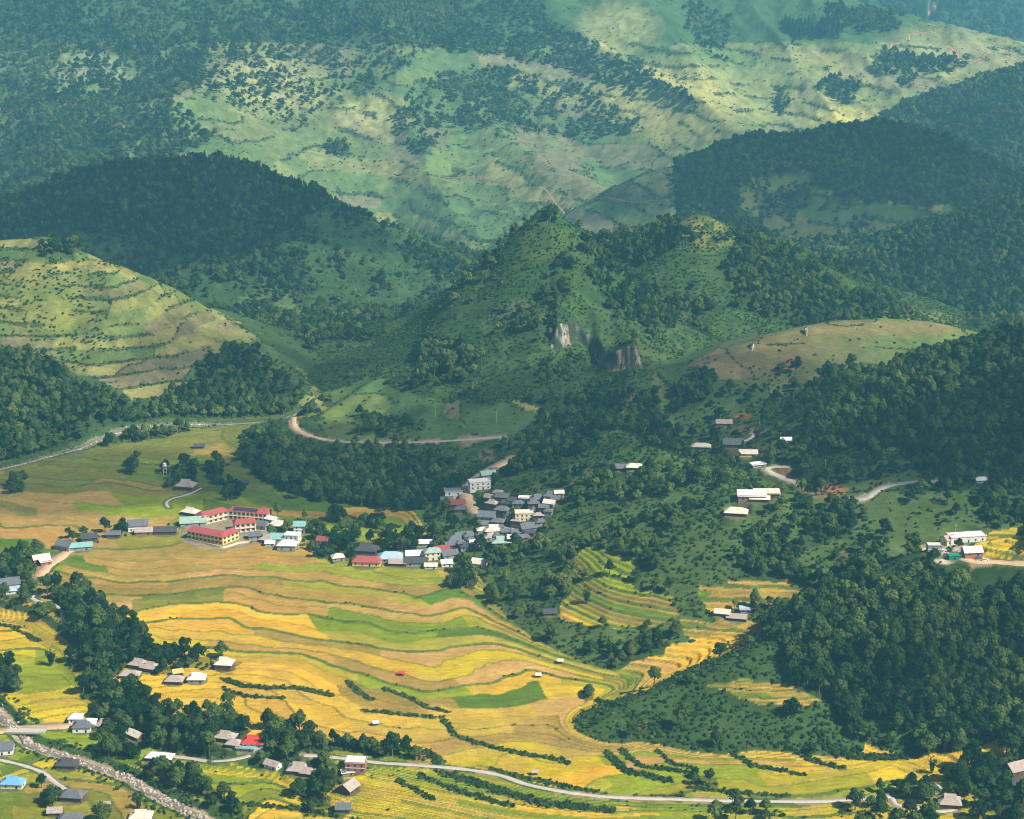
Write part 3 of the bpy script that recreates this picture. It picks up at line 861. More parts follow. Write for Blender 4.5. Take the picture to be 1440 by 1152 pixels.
HEDGES = [([(-10, 877), (15, 882), (55, 902)], 3), ([(315, 955), (340, 965), (380, 968), (420, 968), (465, 978)], 5), ([(315, 968), (345, 980), (400, 982)], 3), ([(215, 988), (235, 1002), (258, 1020)], 4), ([(480, 1045), (560, 1052), (600, 1060), (620, 1072)], 7),
          ([(622, 1010), (640, 1035), (670, 1045), (720, 1058), (790, 1070)], 4), ([(540, 970), (570, 980), (600, 995), (630, 1002)], 3), ([(510, 1000), (560, 1004), (610, 1010)], 3), ([(490, 960), (505, 975), (522, 985)], 4), ([(735, 1060), (770, 1066), (800, 1075)], 3),
          ([(855, 1060), (880, 1085), (940, 1098)], 6), ([(875, 1055), (900, 1078), (960, 1085), (980, 1092)], 4), ([(925, 1055), (945, 1075), (980, 1083)], 3), ([(1030, 1060), (1060, 1078), (1130, 1090)], 4), ([(1105, 1048), (1140, 1070), (1185, 1082)], 4), ([(690, 1082), (740, 1095), (860, 1120), (960, 1122)], 4),
          ([(620, 1085), (680, 1105), (760, 1130), (860, 1140)], 6), ([(590, 1090), (650, 1115), (720, 1135)], 4), ([(560, 1098), (610, 1125)], 3), ([(970, 1108), (1040, 1116), (1110, 1120)], 3), ([(1190, 1065), (1230, 1070)], 3), ([(840, 985), (900, 1020), (950, 1028)], 4),
          ([(330, 1130), (420, 1138), (480, 1150)], 4), ([(560, 742), (500, 730), (465, 722)], 4), ([(160, 1078), (200, 1092), (240, 1120)], 3), ([(1150, 1030), (1165, 1055), (1220, 1065), (1290, 1062)], 5)]
BD[(dstr > 5) & (dstr < 15) & (GREG == FLOOR)] = .55
HEDGE_LINES = [([pick(*p) for p in pts], w) for pts, w in HEDGES]
HL = np.full(GX.shape, 99.0)
for pts, w in HEDGE_LINES:
    HL = np.minimum(HL, poly_dist(GX, GY, [(p.x, p.y) for p in pts]) / (w * .5))
setc((HL < 1).astype(float), (.05, .09, .02), .9)
# forest soil under dense canopy, shrubby ground under bushes
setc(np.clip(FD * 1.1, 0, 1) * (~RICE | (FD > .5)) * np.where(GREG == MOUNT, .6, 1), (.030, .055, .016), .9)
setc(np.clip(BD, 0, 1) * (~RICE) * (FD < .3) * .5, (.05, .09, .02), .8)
# bare red earth and quarry faces
for (u, v, ru, rv, c) in [(1165, 690, 30, 10, RED), (1140, 690, 22, 12, SOIL), (1105, 662, 10, 9, RED), (1045, 585, 14, 5, RED), (560, 622, 8, 4, RED), (585, 622, 8, 4, RED), (618, 622, 6, 4, RED), (642, 667, 7, 6, RED), (655, 620, 16, 10, SOIL),
                          (685, 642, 14, 12, SOIL), (725, 645, 8, 8, RED), (600, 1063, 28, 8, RED), (1035, 1128, 9, 6, RED), (905, 1020, 14, 6, RED), (1005, 1032, 8, 5, RED), (1060, 637, 40, 8, SOIL), (1050, 605, 35, 8, SOIL), (885, 560, 20, 18, (.17, .12, .06)), (1110, 510, 12, 14, (.24, .12, .07)),
                          (1340, 772, 34, 12, (.42, .33, .26)), (1360, 790, 70, 5, (.42, .33, .26)), (1190, 778, 10, 6, SOIL), (600, 618, 10, 4, SOIL)]:
    m = np.clip(1.6 - 1.6 * (((GU - u) / ru) ** 2 + ((GV - v) / rv) ** 2) + 1.2 * (nz2 - .5), 0, 1)
    setc(m, c, .9)

# ------------------------------------------------------------------ houses need level pads: carve them before the sheet is meshed
PADS = []
strk = vnoise(GX / 2.4, GZ / 9.0, 631) * .5 + vnoise(GX / 7.0, GZ / 14.0, 633) * .3 + vnoise(GX / 1.5, GZ / 2.5, 635) * .2
rock = np.where((strk > .66)[..., None], np.array((.36, .32, .27)), np.where((strk > .54)[..., None], np.array((.12, .12, .10)), np.array((.045, .062, .035))))
rock = np.where(((strk > .60) & (vnoise(GX / 9.0, GZ / 40.0, 637) > .55))[..., None], np.array((.36, .23, .13)), rock)
LAND = np.where(CLIFF[..., None], rock, LAND)
FD[CLIFF] = 0; BD[CLIFF] = .12
# ------------------------------------------------------------------ roads: laid out first so that the ground can be graded to them
ROADS = [  # name, label, width, material, photo pixels
    ('lane', 'pale concrete farm lane winding through the rice terraces', 3.0, 'concrete', [(428, 1064), (455, 1063), (480, 1066), (520, 1072), (560, 1075), (600, 1077), (650, 1082), (700, 1090), (740, 1103), (790, 1113), (840, 1120), (900, 1123), (960, 1125), (1030, 1127), (1100, 1128), (1160, 1127), (1200, 1124), (1255, 1120)]),
    ('lane', 'short concrete drive below the lone farmhouse', 2.8, 'concrete', [(1255, 1120), (1260, 1132), (1290, 1137), (1325, 1141), (1345, 1137)]),
    ('lane', 'concrete lane passing the farm roofs by the stream', 2.8, 'concrete', [(243, 1066), (270, 1067), (300, 1072), (330, 1071), (352, 1060)]),
    ('dirt_road', 'orange dirt road curving up through the village', 9.0, 'road', [(722, 643), (700, 655), (682, 666), (664, 680), (656, 690), (658, 704), (668, 718), (684, 724), (702, 736), (716, 743), (726, 752)]),
    ('dirt_road', 'dusty pink road beside the western houses', 9.0, 'road', [(100, 772), (82, 785), (66, 797), (54, 812)]),
    ('path', 'pale footpath bending down to the stream grove', 2.6, 'concrete', [(52, 832), (45, 842), (60, 848), (75, 850), (86, 858), (89, 870), (100, 880)]),
    ('path', 'narrow concrete path across the lower green paddies', 2.6, 'concrete', [(-20, 1064), (0, 1069), (30, 1076), (60, 1087), (74, 1098), (92, 1110), (104, 1118)]),
    ('dirt_road', 'sandy track cut into the foot of the limestone peak', 5.0, 'road', [(413, 588), (414, 598), (424, 608), (440, 615), (460, 619)]),
    ('hill_road', 'narrow road along the foot of the limestone peak', 4.0, 'asphalt', [(460, 619), (490, 622), (530, 623), (570, 623), (620, 621), (670, 617), (710, 614)]),
    ('mountain_road', 'grey road bending round the red quarry face', 6.5, 'concrete', [(1112, 655), (1090, 656), (1078, 660), (1084, 667), (1105, 673), (1125, 682)]),
    ('mountain_road', 'grey road crossing the wooded hillside', 6.0, 'asphalt', [(1172, 706), (1195, 704), (1220, 697), (1240, 689), (1262, 682), (1290, 678), (1330, 676)]),
    ('mountain_road', 'dusty road leading to the roadside houses', 8.0, 'road', [(1300, 770), (1325, 774), (1345, 782), (1365, 789), (1400, 792), (1440, 793), (1500, 795)]),
    ('path', 'pale path looping up to the grey-roofed farmhouse', 2.2, 'concrete', [(238, 715), (233, 708), (240, 702), (256, 698), (272, 692), (283, 686)]),
    ('mountain_track', 'thin brown track crossing the hazy mountainside', 3.6, 'track', [(493, 230), (530, 236), (590, 241), (660, 250), (720, 262), (770, 270), (860, 279), (940, 282)]),
    ('mountain_track', 'reddish road zigzagging below the mountain crest', 6.0, 'road_red', [(1450, 76), (1410, 81), (1380, 83), (1356, 90), (1345, 76), (1332, 64)]),
    ('mountain_track', 'red earth track ending on the mountain shoulder', 5.0, 'road_red', [(1312, 46), (1296, 46), (1280, 48), (1278, 58)]),
    ('mountain_track', 'short red track on the crest of the mountain', 5.0, 'road_red', [(1292, 24), (1305, 27), (1320, 27)]),
    ('mountain_track', 'red earth bank beside the mountain grove', 5.0, 'road_red', [(1234, 72), (1250, 70), (1254, 63), (1266, 62)]),
    ('dirt_road', 'sandy bend of the road between the peaks', 6.0, 'road', [(838, 596), (852, 591), (868, 586), (888, 580)]),
    ('causeway', 'pale causeway road crossing the stream', 7.0, 'road', [(-60, 1030), (0, 1027), (40, 1025), (80, 1022), (112, 1020)]),
    ('path', 'concrete stair path on the quarry terrace', 2.6, 'concrete', [(1044, 624), (1052, 618), (1058, 612), (1062, 605)]),
]

def resample(pts, step):
    out = []
    n = len(pts)
    for i in range(n - 1):
        p0, p1, p2, p3 = pts[max(i - 1, 0)], pts[i], pts[i + 1], pts[min(i + 2, n - 1)]
        k = max(1, int((p2 - p1).length / step))
        for j in range(k):
            t = j / k
            out.append(0.5 * ((2 * p1) + (p2 - p0) * t + (2 * p0 - 5 * p1 + 4 * p2 - p3) * t * t + (3 * p1 - p0 - 3 * p2 + p3) * t ** 3))
    out.append(pts[-1].copy())
    return out

GSM = GZ.copy()
def graded(pts, width, step=4.0, win=4):
    """smooth 3-D centre line; the ground under it is levelled to match"""
    global GZ
    line = resample(pts, step)
    xs = np.array([p.x for p in line]); ys = np.array([p.y for p in line])
    zs = zgrid(GZ, xs, ys)
    zp = np.pad(zs, win, mode='edge')
    zs = np.convolve(zp, np.ones(2 * win + 1) / (2 * win + 1), 'valid')
    pad = width * .5 + 7
    r0, r1 = np.searchsorted(ROWS, ys.min() - pad), np.searchsorted(ROWS, ys.max() + pad)
    X, Y = GX[r0:r1], GY[r0:r1]
    best = np.full(X.shape, 1e9); bz = np.zeros(X.shape)
    for i in range(len(xs) - 1):
        c0 = int((min(xs[i], xs[i + 1]) - pad) / ys.min() / (2 * SMAX) * (NC - 1) + (NC - 1) / 2) - 3 if xs.min() < 0 else int((min(xs[i], xs[i + 1]) - pad) / ys.max() / (2 * SMAX) * (NC - 1) + (NC - 1) / 2) - 3
        c1 = int((max(xs[i], xs[i + 1]) + pad) / (ys.max() if xs.max() < 0 else ys.min()) / (2 * SMAX) * (NC - 1) + (NC - 1) / 2) + 3
        c0, c1 = max(c0, 0), min(max(c1, 0), NC)
        if c1 <= c0: continue
        d, t = seg_dist(X[:, c0:c1], Y[:, c0:c1], (xs[i], ys[i]), (xs[i + 1], ys[i + 1]))
        z = zs[i] + (zs[i + 1] - zs[i]) * t
        b = best[:, c0:c1]; zz = bz[:, c0:c1]
        m = d < b
        b[m] = d[m]; zz[m] = z[m]
    f = sstep(width * .5 + 4.5, width * .5 + 1.2, best)
    GZ[r0:r1] = GZ[r0:r1] * (1 - f) + (bz - .12) * f
    RICE[r0:r1] &= ~(best < width * .5 + 1.0)
    verge = (best < width * .5 + 2.2)
    LAND[r0:r1] = np.where(verge[..., None], np.where((nz2[r0:r1] > .5)[..., None], np.array((.08, .11, .03)), np.array((.26, .19, .11))), LAND[r0:r1])
    FD[r0:r1][best < width * .5 + 2.5] = 0
    BD[r0:r1][best < width * .5 + 1.2] = 0
    HL[r0:r1][best < width * .5 + 1.2] = 99
    return [Vector((x, y, z)) for x, y, z in zip(xs, ys, zs)]

def ribbon(name, line, width, mat, lift=.10, rag=.22):
    V, F = [], []
    for i, p in enumerate(line):
        t = (line[min(i + 1, len(line) - 1)] - line[max(i - 1, 0)]); t.z = 0; t.normalize()
        n = Vector((-t.y, t.x, 0))
        w = width * .5 * (1 + rag * random.uniform(-1, 1))
        up = Vector((0, 0, lift)); dn = Vector((0, 0, -.5))
        V += [p + n * (w + .3) + dn, p + n * w + up, p + up * 1.3, p - n * w + up, p - n * (w + .3) + dn]
    for i in range(len(line) - 1):
        for k in range(4):
            a = i * 5 + k
            F.append((a, a + 1, a + 6, a + 5))
    F = [f[::-1] for f in F]
    return mesh(name, V, F, M[mat], smooth=True)

# ------------------------------------------------------------------ buildings: list first, level pads next
# u, v (foot), width, depth, wall height, turn (deg), roof form, roof material, wall material
V1, V2, V3 = 'in the hillside village street', 'beside the school lane', 'along the western road'
HOUSES = []
def hs(u, v, w, d, h, a, form, rm, wm, label, group=None, name='house', wins=2):
    HOUSES.append(dict(u=u, v=v, w=w, d=d, h=h, a=a, form=form, rm=rm, wm=wm, label=label, group=group, name=name, wins=wins))

GV_ = 'grey tile-roofed house crowded in the hillside village'
for (u, v, w, a) in [(628, 708, 11, 10), (646, 720, 10, 8), (695, 665, 8, 25), (690, 704, 10, -25), (692, 712, 10, -30), (706, 721, 12, -20), (707, 703, 12, -10), (722, 708, 11, -15), (728, 712, 9, -5), (756, 706, 12, 10), (775, 702, 12, -10), (750, 712, 10, 0), (773, 712, 10, -25),
                     (685, 730, 15, -8), (700, 738, 11, -8), (742, 746, 13, 15), (690, 760, 11, 12), (640, 763, 13, 22), (648, 758, 11, 22), (660, 758, 11, 20), (727, 754, 10, 12), (735, 761, 9, 18), (722, 762, 10, 5), (655, 773, 10, 15), (668, 768, 9, 15), (745, 754, 8, 0), (712, 752, 9, 10), (678, 750, 9, 10), (765, 718, 9, -5), (735, 728, 8, 0), (715, 729, 8, 5), (726, 737, 8, -10), (702, 746, 8, 12), (757, 729, 8, 5), (771, 724, 7, -12), (760, 739, 8, 8), (752, 722, 7, 0), (676, 757, 8, 18), (684, 742, 8, 10), (648, 768, 8, 20), (633, 771, 9, 18), (662, 764, 7, 16), (700, 758, 8, 8), (739, 750, 7, 14), (713, 712, 8, -18), (700, 697, 8, -10), (782, 706, 8, -10), (786, 698, 8, 5)]:
    w *= .86
    fo, rm_, wm_ = random.choice(['hip', 'gable', 'hipgable']), random.choice(['r_grey', 'r_grey', 'r_dark', 'r_thatch', 'r_grey', 'r_cream']), random.choice(['w_wood', 'w_grey'])
    side = 'at the top of the village dirt road' if v < 700 else 'below the cream two-storey building' if v > 744 and u > 700 else 'where the village street meets the school lane' if u < 665 and v > 750 else 'at the forest edge of the village' if u > 745 else 'in the middle of the hillside village' if u > 668 else 'beside the white two-storey house'
    hs(u, v, w, w * .72, 3.4, a + random.uniform(-6, 6), fo, rm_, wm_, ('small ' if w < 8.5 else 'large ' if w > 10.5 else '') + {'r_grey': 'grey ', 'r_dark': 'charcoal ', 'r_thatch': 'weathered tan ', 'r_cream': 'cream '}[rm_] + {'hip': 'hip-roofed', 'gable': 'gable-roofed', 'hipgable': 'hip-and-gable-roofed'}[fo] + ' house ' + side, 'grey roofed houses of the hillside village')
hs(638, 700, 14, 9, 6.5, 3, 'flat', 'r_grey', 'w_white', 'white two-storey house with two dark windows beside the village dirt road', wins=2)
hs(674, 687, 17, 9, 6.5, 14, 'flat', 'r_white', 'w_white', 'long white stepped building on the bend of the village dirt road', wins=4)
hs(643, 713, 12, 8, 3.5, 4, 'gable', 'r_maroon', 'w_wood', 'maroon-roofed house beneath the white two-storey house')
hs(686, 671, 12, 7, 3.2, 20, 'gable', 'r_green', 'w_grey', 'pale green-roofed house at the top of the village road')
hs(741, 704, 12, 4, 2.6, -8, 'shed', 'r_white', 'w_grey', 'low white-roofed shed among the grey village houses')
hs(737, 731, 14, 9, 6.2, 3, 'flat', 'r_cream', 'w_cream', 'cream two-storey building with a veranda among the grey village roofs', wins=4)
hs(694, 750, 13, 9, 3.2, 6, 'hipgable', 'r_cream', 'w_wood', 'broad cream-roofed house in the middle of the hillside village')
hs(705, 766, 14, 9, 3.0, 5, 'hipgable', 'r_green', 'w_wood', 'pale greenish-roofed house at the lower edge of the village')
hs(674, 796, 10, 8, 3.4, -20, 'gable', 'r_cream', 'w_cream', 'cream gabled house standing apart beside the bamboo below the village')
# school lane
hs(455, 768, 9, 7, 5.5, -20, 'gable', 'r_maroon', 'w_white', 'small white house with a brown gable roof among dark trees')
hs(475, 787, 9, 7, 2.8, 15, 'hip', 'r_cream', 'w_grey', 'low cream-roofed shed at the edge of the harvested field')
hs(515, 778, 17, 11, 4, -8, 'hipgable', 'r_dark', 'w_wood', 'large dark grey hip-roofed house behind the yellow building')
hs(516, 794, 21, 9, 3.6, -5, 'hip', 'r_school', 'w_yellow', 'low yellow building with a red roof at the field edge', wins=4)
hs(549, 788, 18, 11, 3.4, 4, 'hip', 'r_pale_blue', 'w_grey', 'broad pale blue-roofed house beside the yellow building')
hs(560, 795, 13, 7, 2.8, -4, 'gable', 'r_thatch', 'w_wood', 'weathered tan-roofed house at the edge of the harvested field')
hs(583, 784, 13, 8, 3.2, 5, 'gable', 'r_white', 'w_white', 'white metal-roofed house between grey roofs on the school lane')
hs(585, 794, 17, 8, 3.2, 3, 'gable', 'r_dark', 'w_grey', 'long charcoal-roofed shed facing the harvested field')
hs(598, 767, 13, 6, 2.8, 4, 'gable', 'r_white', 'w_grey', 'white gable-roofed shed standing against green terraces')
hs(608, 786, 12, 8, 6.5, 12, 'hip', 'r_green', 'w_cream', 'cream two-storey house with a pale green roof', wins=3)
hs(621, 779, 11, 7, 4.5, 15, 'gable', 'r_maroon', 'w_grey', 'maroon-roofed house beside the pale green roof')
hs(628, 796, 8, 6, 3, 10, 'gable', 'r_white', 'w_white', 'small white shed at the foot of the village street')
hs(606, 799, 9, 5, 2.6, 0, 'gable', 'r_cream', 'w_white', 'small cream-roofed hut on the field edge below the two-storey house')
hs(632, 784, 12, 8, 3.2, 22, 'gable', 'r_grey', 'w_grey', 'grey-roofed house between the white shed and the village street')
hs(268, 724, 13, 8, 3.2, -25, 'hipgable', 'r_cream', 'w_wood', 'cream-roofed house just behind the school')
hs(272, 738, 20, 10, 3.4, 8, 'gable', 'r_green', 'w_grey', 'long pale green metal-roofed hall beside the school')
hs(232, 750, 18, 8, 3.0, 3, 'gable', 'r_dark', 'w_wood', 'long dark-roofed house west of the school')
hs(366, 742, 13, 8, 3, -20, 'gable', 'r_grey', 'w_grey', 'grey-roofed house behind the small school block')
hs(393, 742, 15, 9, 3.2, -12, 'hip', 'r_cream', 'w_wood', 'wide cream hip-roofed house east of the school')
hs(383, 734, 10, 6, 3, -30, 'gable', 'r_white', 'w_grey', 'small white-roofed house tucked behind the school wing')
hs(422, 748, 9, 8, 6, 0, 'gable', 'r_teal', 'w_white', 'narrow two-storey house with a turquoise roof')
hs(412, 762, 11, 9, 6.4, -10, 'flat', 'r_white', 'w_white', 'white two-storey house with dark windows at the field edge', wins=3)
hs(393, 761, 13, 9, 3.2, -5, 'gable', 'r_teal', 'w_grey', 'muted teal-roofed house between white houses')
hs(404, 772, 14, 9, 4.4, -3, 'hip', 'r_white', 'w_grey', 'white hip-roofed house with a dark porch at the field edge')
hs(376, 762, 10, 8, 3, -15, 'hipgable', 'r_thatch', 'w_wood', 'tan-roofed wooden house near the school trees')
hs(380, 767, 7, 5, 2.6, 0, 'gable', 'r_white', 'w_white', 'tiny white hut in front of the tan-roofed house')
hs(358, 757, 9, 7, 3, 10, 'gable', 'r_grey', 'w_grey', 'small grey house in the trees beside the school')
# western road
hs(92, 772, 12, 9, 4, -20, 'gable', 'r_grey', 'w_grey', 'grey gabled house at the top of the dusty pink road')
hs(126, 760, 12, 8, 3.4, 15, 'gable', 'r_dark', 'w_wood', 'dark-roofed house above the turquoise hall')
hs(114, 772, 17, 7, 3, 12, 'gable', 'r_teal', 'w_grey', 'long turquoise-roofed hall beside the dusty pink road')
hs(160, 755, 11, 6, 3, 3, 'gable', 'r_grey', 'w_wood', 'low grey house in the tree line west of the school')
hs(194, 745, 15, 10, 5, 10, 'gable', 'r_grey', 'w_white', 'big grey-gabled house with white walls beside the western fields', wins=3)
hs(203, 751, 13, 7, 3, 5, 'gable', 'r_thatch', 'w_brick', 'brownish low house below the grey-gabled house')
hs(58, 789, 12, 7, 3, 25, 'gable', 'r_cream', 'w_brick', 'pink-walled market house on the dusty road')
hs(64, 793, 8, 6, 3, 30, 'shed', 'r_white', 'w_brick', 'small white-roofed stall on the dusty road')
hs(12, 826, 16, 10, 4, 18, 'gable', 'r_grey', 'w_white', 'white-walled house with a grey roof by the western grove', wins=3)
hs(20, 834, 11, 6, 3, 10, 'shed', 'r_pale_blue', 'w_white', 'pale blue lean-to beside the western grove')
hs(262, 687, 15, 11, 3.6, -12, 'hipgable', 'r_thatch', 'w_wood', 'grey-brown thatched farmhouse alone among the upper fields')
hs(343, 682, 8, 5, 2.2, 5, 'gable', 'r_dark', 'w_wood', 'dark field hut on the green upper paddies')
hs(280, 630, 9, 5, 2.2, 5, 'gable', 'r_dark', 'w_wood', 'low dark hut near the river bend')
# farmsteads in the golden fields
hs(196, 938, 12, 8, 3.0, -18, 'hipgable', 'r_thatch', 'w_wood', 'weathered tan-roofed farmhouse at the top of the golden field')
hs(212, 943, 11, 8, 3.0, -18, 'hipgable', 'r_thatch', 'w_wood', 'weathered tan-roofed farmhouse joined to its twin under the trees')
hs(183, 951, 13, 7, 2.0, -3, 'hip', 'r_thatch', 'w_wood', 'low greyish thatched roof at the edge of the tree belt')
hs(246, 960, 11, 8, 2.8, -5, 'hip', 'r_thatch', 'w_wood', 'tan-roofed farmhouse in front of the yellow hut')
hs(250, 950, 6, 5, 3.0, 20, 'gable', 'r_yellow', 'w_wood', 'small yellow-roofed hut behind a tan farmhouse')
hs(277, 958, 11, 8, 3.0, 0, 'hipgable', 'r_white', 'w_grey', 'white-roofed farmhouse beside the bright green paddy')
hs(316, 940, 11, 9, 4.5, -8, 'hipgable', 'r_cream', 'w_wood', 'tall pale-roofed stilt house at the edge of the gold')
hs(318, 1041, 12, 8, 3.2, -15, 'hipgable', 'r_thatch', 'w_wood', 'tan-roofed farmhouse beside the red-roofed house')
hs(330, 1050, 9, 7, 2.8, -15, 'hip', 'r_thatch', 'w_wood', 'small tan-roofed house in front of its larger neighbour')
hs(357, 1049, 13, 9, 3.4, -5, 'hipgable', 'r_red', 'w_white', 'bright red-roofed house among dark trees', wins=3)
hs(346, 1055, 11, 5, 2.4, -8, 'shed', 'r_teal', 'w_grey', 'pale teal lean-to in front of the red-roofed house')
hs(421, 1086, 13, 9, 3.0, -8, 'hipgable', 'r_thatch', 'w_wood', 'tan-roofed wooden farmhouse below the concrete lane')
hs(434, 1091, 9, 7, 2.8, -15, 'hip', 'r_thatch', 'w_wood', 'small greyish-roofed house beside the tan farmhouse')
hs(384, 1080, 9, 6, 2.8, -30, 'gable', 'r_thatch', 'w_white', 'half-hidden brown roof with a white edge in the trees')
hs(501, 1082, 12, 9, 6.2, -4, 'flat', 'r_white', 'w_brick', 'tall brown house with a flat white roof beside the concrete lane', wins=3)
hs(489, 1089, 7, 5, 2.2, 15, 'shed', 'r_white', 'w_grey', 'low white shed in front of the tall brown house')
hs(490, 1113, 10, 9, 3.2, 60, 'gable', 'r_thatch', 'w_wood', 'steep tan gable-roofed house facing yellow paddies')
hs(483, 1141, 8, 7, 3, 0, 'gable', 'r_grey', 'w_wood', 'small grey roof below the yellow paddies')
hs(225, 1069, 16, 7, 2.8, -8, 'hip', 'r_white', 'w_wood', 'long white-roofed house by the stream bank')
hs(107, 1015, 8, 7, 3.6, 0, 'hip', 'r_white', 'w_white', 'small white house at the end of the causeway')
hs(116, 1027, 11, 8, 4.0, 3, 'hipgable', 'r_grey', 'w_white', 'grey-roofed house with white walls at the causeway end')
hs(126, 1022, 8, 7, 3.6, 3, 'hip', 'r_white', 'w_white', 'white-roofed annex beside the causeway house')
hs(149, 1024, 11, 8, 3.0, -12, 'hipgable', 'r_thatch', 'w_wood', 'tan-roofed house beside the big round tree')
hs(191, 1037, 11, 6, 2.6, -40, 'gable', 'r_cream', 'w_wood', 'pale roof slanting between the trees of the stream belt')
hs(4, 1058, 13, 9, 4.0, 8, 'gable', 'r_grey', 'w_white', 'grey-roofed house with white walls above the green paddies', wins=3)
hs(95, 1080, 12, 8, 3.0, -3, 'hipgable', 'r_dark', 'w_wood', 'dark grey wooden stilt house among green paddies')
hs(19, 1106, 13, 8, 3.4, -5, 'hipgable', 'r_blue', 'w_cream', 'blue-roofed house beside the concrete path')
hs(103, 1124, 13, 9, 3.4, -8, 'hip', 'r_grey', 'w_wood', 'slate grey hip-roofed house at the end of the path')
hs(78, 1145, 8, 6, 2.6, 3, 'gable', 'r_thatch', 'w_wood', 'small brown shed roof beside the stream-side orchard')
hs(146, 1138, 7, 5, 2.6, 10, 'shed', 'r_thatch', 'w_grey', 'small tan lean-to among lower orchard trees')
hs(100, 1156, 13, 8, 3, 5, 'hip', 'r_grey', 'w_wood', 'grey-roofed house at the foot of the orchard')
hs(199, 1152, 12, 8, 3, 0, 'hipgable', 'r_cream', 'w_wood', 'cream-roofed house in the lowest paddies by the stream')
hs(1335, 1132, 12, 10, 3.0, -8, 'hipgable', 'r_thatch', 'w_wood', 'lone tan hip-and-gable farmhouse beside banana plants')
hs(1316, 1112, 6, 4, 2.2, 0, 'flat', 'r_white', 'w_grey', 'tiny white-roofed shed behind the lone farmhouse')
hs(1430, 1085, 14, 10, 3.4, 25, 'gable', 'r_thatch', 'w_wood', 'brown-roofed farmhouse behind a blue tarpaulin')
hs(1433, 1106, 9, 6, 2.4, 5, 'gable', 'r_dark', 'w_wood', 'dark low shed beneath the brown-roofed farmhouse')
# hillside
hs(1016, 866, 10, 6, 2.6, -15, 'gable', 'r_cream', 'w_wood', 'cream-roofed hut below the narrow green terraces')
hs(1036, 873, 13, 6, 2.4, -12, 'gable', 'r_thatch', 'w_wood', 'tan-roofed hut beside the terraced bank')
hs(1048, 860, 7, 5, 2.6, 0, 'shed', 'r_pale_blue', 'w_grey', 'little blue metal-roofed hut on the terraced bank')
hs(1358, 760, 26, 10, 4.0, 10, 'flat', 'r_white', 'w_white', 'long white roadside building on the knoll', wins=5)
hs(1333, 765, 8, 7, 4.0, 30, 'gable', 'r_thatch', 'w_cream', 'beige gabled house next to the long white building')
hs(1313, 776, 9, 6, 5, 0, 'flat', 'r_cream', 'w_grey', 'grey two-storey block with a cream top at the road bend')
hs(1341, 787, 8, 5, 3, 5, 'flat', 'tarp_green', 'tarp_green', 'dark green roadside kiosk', name='kiosk', wins=1)
hs(1366, 781, 12, 8, 3, 8, 'gable', 'r_white', 'w_brick', 'white-roofed open house beside the mountain road')
hs(1057, 702, 20, 10, 4, -3, 'shed', 'r_white', 'w_brick', 'large pale sheet-roofed house on the hillside shelf', wins=3)
hs(1078, 698, 18, 8, 3.5, 0, 'shed', 'r_cream', 'w_wood', 'long pale-roofed annex of the hillside house')
hs(1068, 705, 14, 6, 2.6, -6, 'gable', 'r_cream', 'w_wood', 'cream front porch roof of the hillside house')
hs(1035, 725, 16, 9, 3, -10, 'hip', 'r_cream', 'w_wood', 'cream-roofed farmhouse lower on the wooded hillside')
hs(1031, 628, 16, 10, 3.4, -4, 'gable', 'r_grey', 'w_wood', 'grey-roofed hall on the brown quarry terrace')
hs(1018, 598, 13, 7, 2.8, -3, 'gable', 'r_thatch', 'w_brick', 'tan-roofed house below the bare brown hill')
hs(986, 631, 15, 7, 2.8, -5, 'hip', 'r_cream', 'w_wood', 'pale-roofed house at the end of the hillside track')
hs(1052, 641, 14, 7, 2.8, -3, 'gable', 'r_cream', 'w_cream', 'cream house below the quarry terrace')
hs(1066, 656, 11, 5, 2.6, 20, 'shed', 'r_white', 'w_grey', 'white lean-to above the hairpin bend')
hs(893, 660, 13, 7, 2.6, -8, 'hip', 'r_cream', 'w_wood', 'cream-roofed house hidden in the forest above the village')
hs(876, 661, 11, 7, 2.6, -5, 'gable', 'r_grey', 'w_wood', 'grey-roofed house hidden in the forest above the village')
hs(773, 865, 9, 6, 2.4, 5, 'gable', 'r_dark', 'w_wood', 'dark hut at the foot of the terraced slope')
hs(1105, 622, 8, 5, 2.4, 0, 'gable', 'r_white', 'w_white', 'tiny white hut at the forest edge')
hs(1380, 678, 8, 5, 2.4, 0, 'gable', 'r_white', 'w_white', 'tiny white hut deep in the hillside forest')

SCHOOL = [((286, 739), (321, 730), 9.5, 7.0, 'long two-storey cream school wing with a red roof', 5, 2), ((322, 730), (376, 733), 10.0, 7.0, 'two-storey cream school wing with dark solar panels on its red roof', 9, 2),
          ((331, 750), (360, 747), 10.0, 7.2, 'square two-storey cream school block with a red roof', 4, 2), ((264, 758), (313, 767), 11.0, 6.6, 'yellow school front wing with a red roof facing the harvested field', 9, 2),
          ((313.5, 767), (336, 758), 9.0, 6.6, 'short yellow school side wing with a red roof', 4, 2)]

def level(x, y, z, rad, soil=None):
    r0, r1 = np.searchsorted(ROWS, y - rad - 6), np.searchsorted(ROWS, y + rad + 6)
    d = np.hypot(GX[r0:r1] - x, GY[r0:r1] - y)
    f = sstep(rad + 4, rad, d)
    GZ[r0:r1] = GZ[r0:r1] * (1 - f) + z * f
    LAND[r0:r1] = np.where((d < rad * 1.05)[..., None], np.array(soil or (.13, .13, .055)) * (.7 + .6 * nz2[r0:r1])[..., None], LAND[r0:r1])
    RICE[r0:r1] &= ~(d < rad * 1.05)
    FD[r0:r1][d < rad + 1.5] = 0; BD[r0:r1][d < rad * .9] = 0

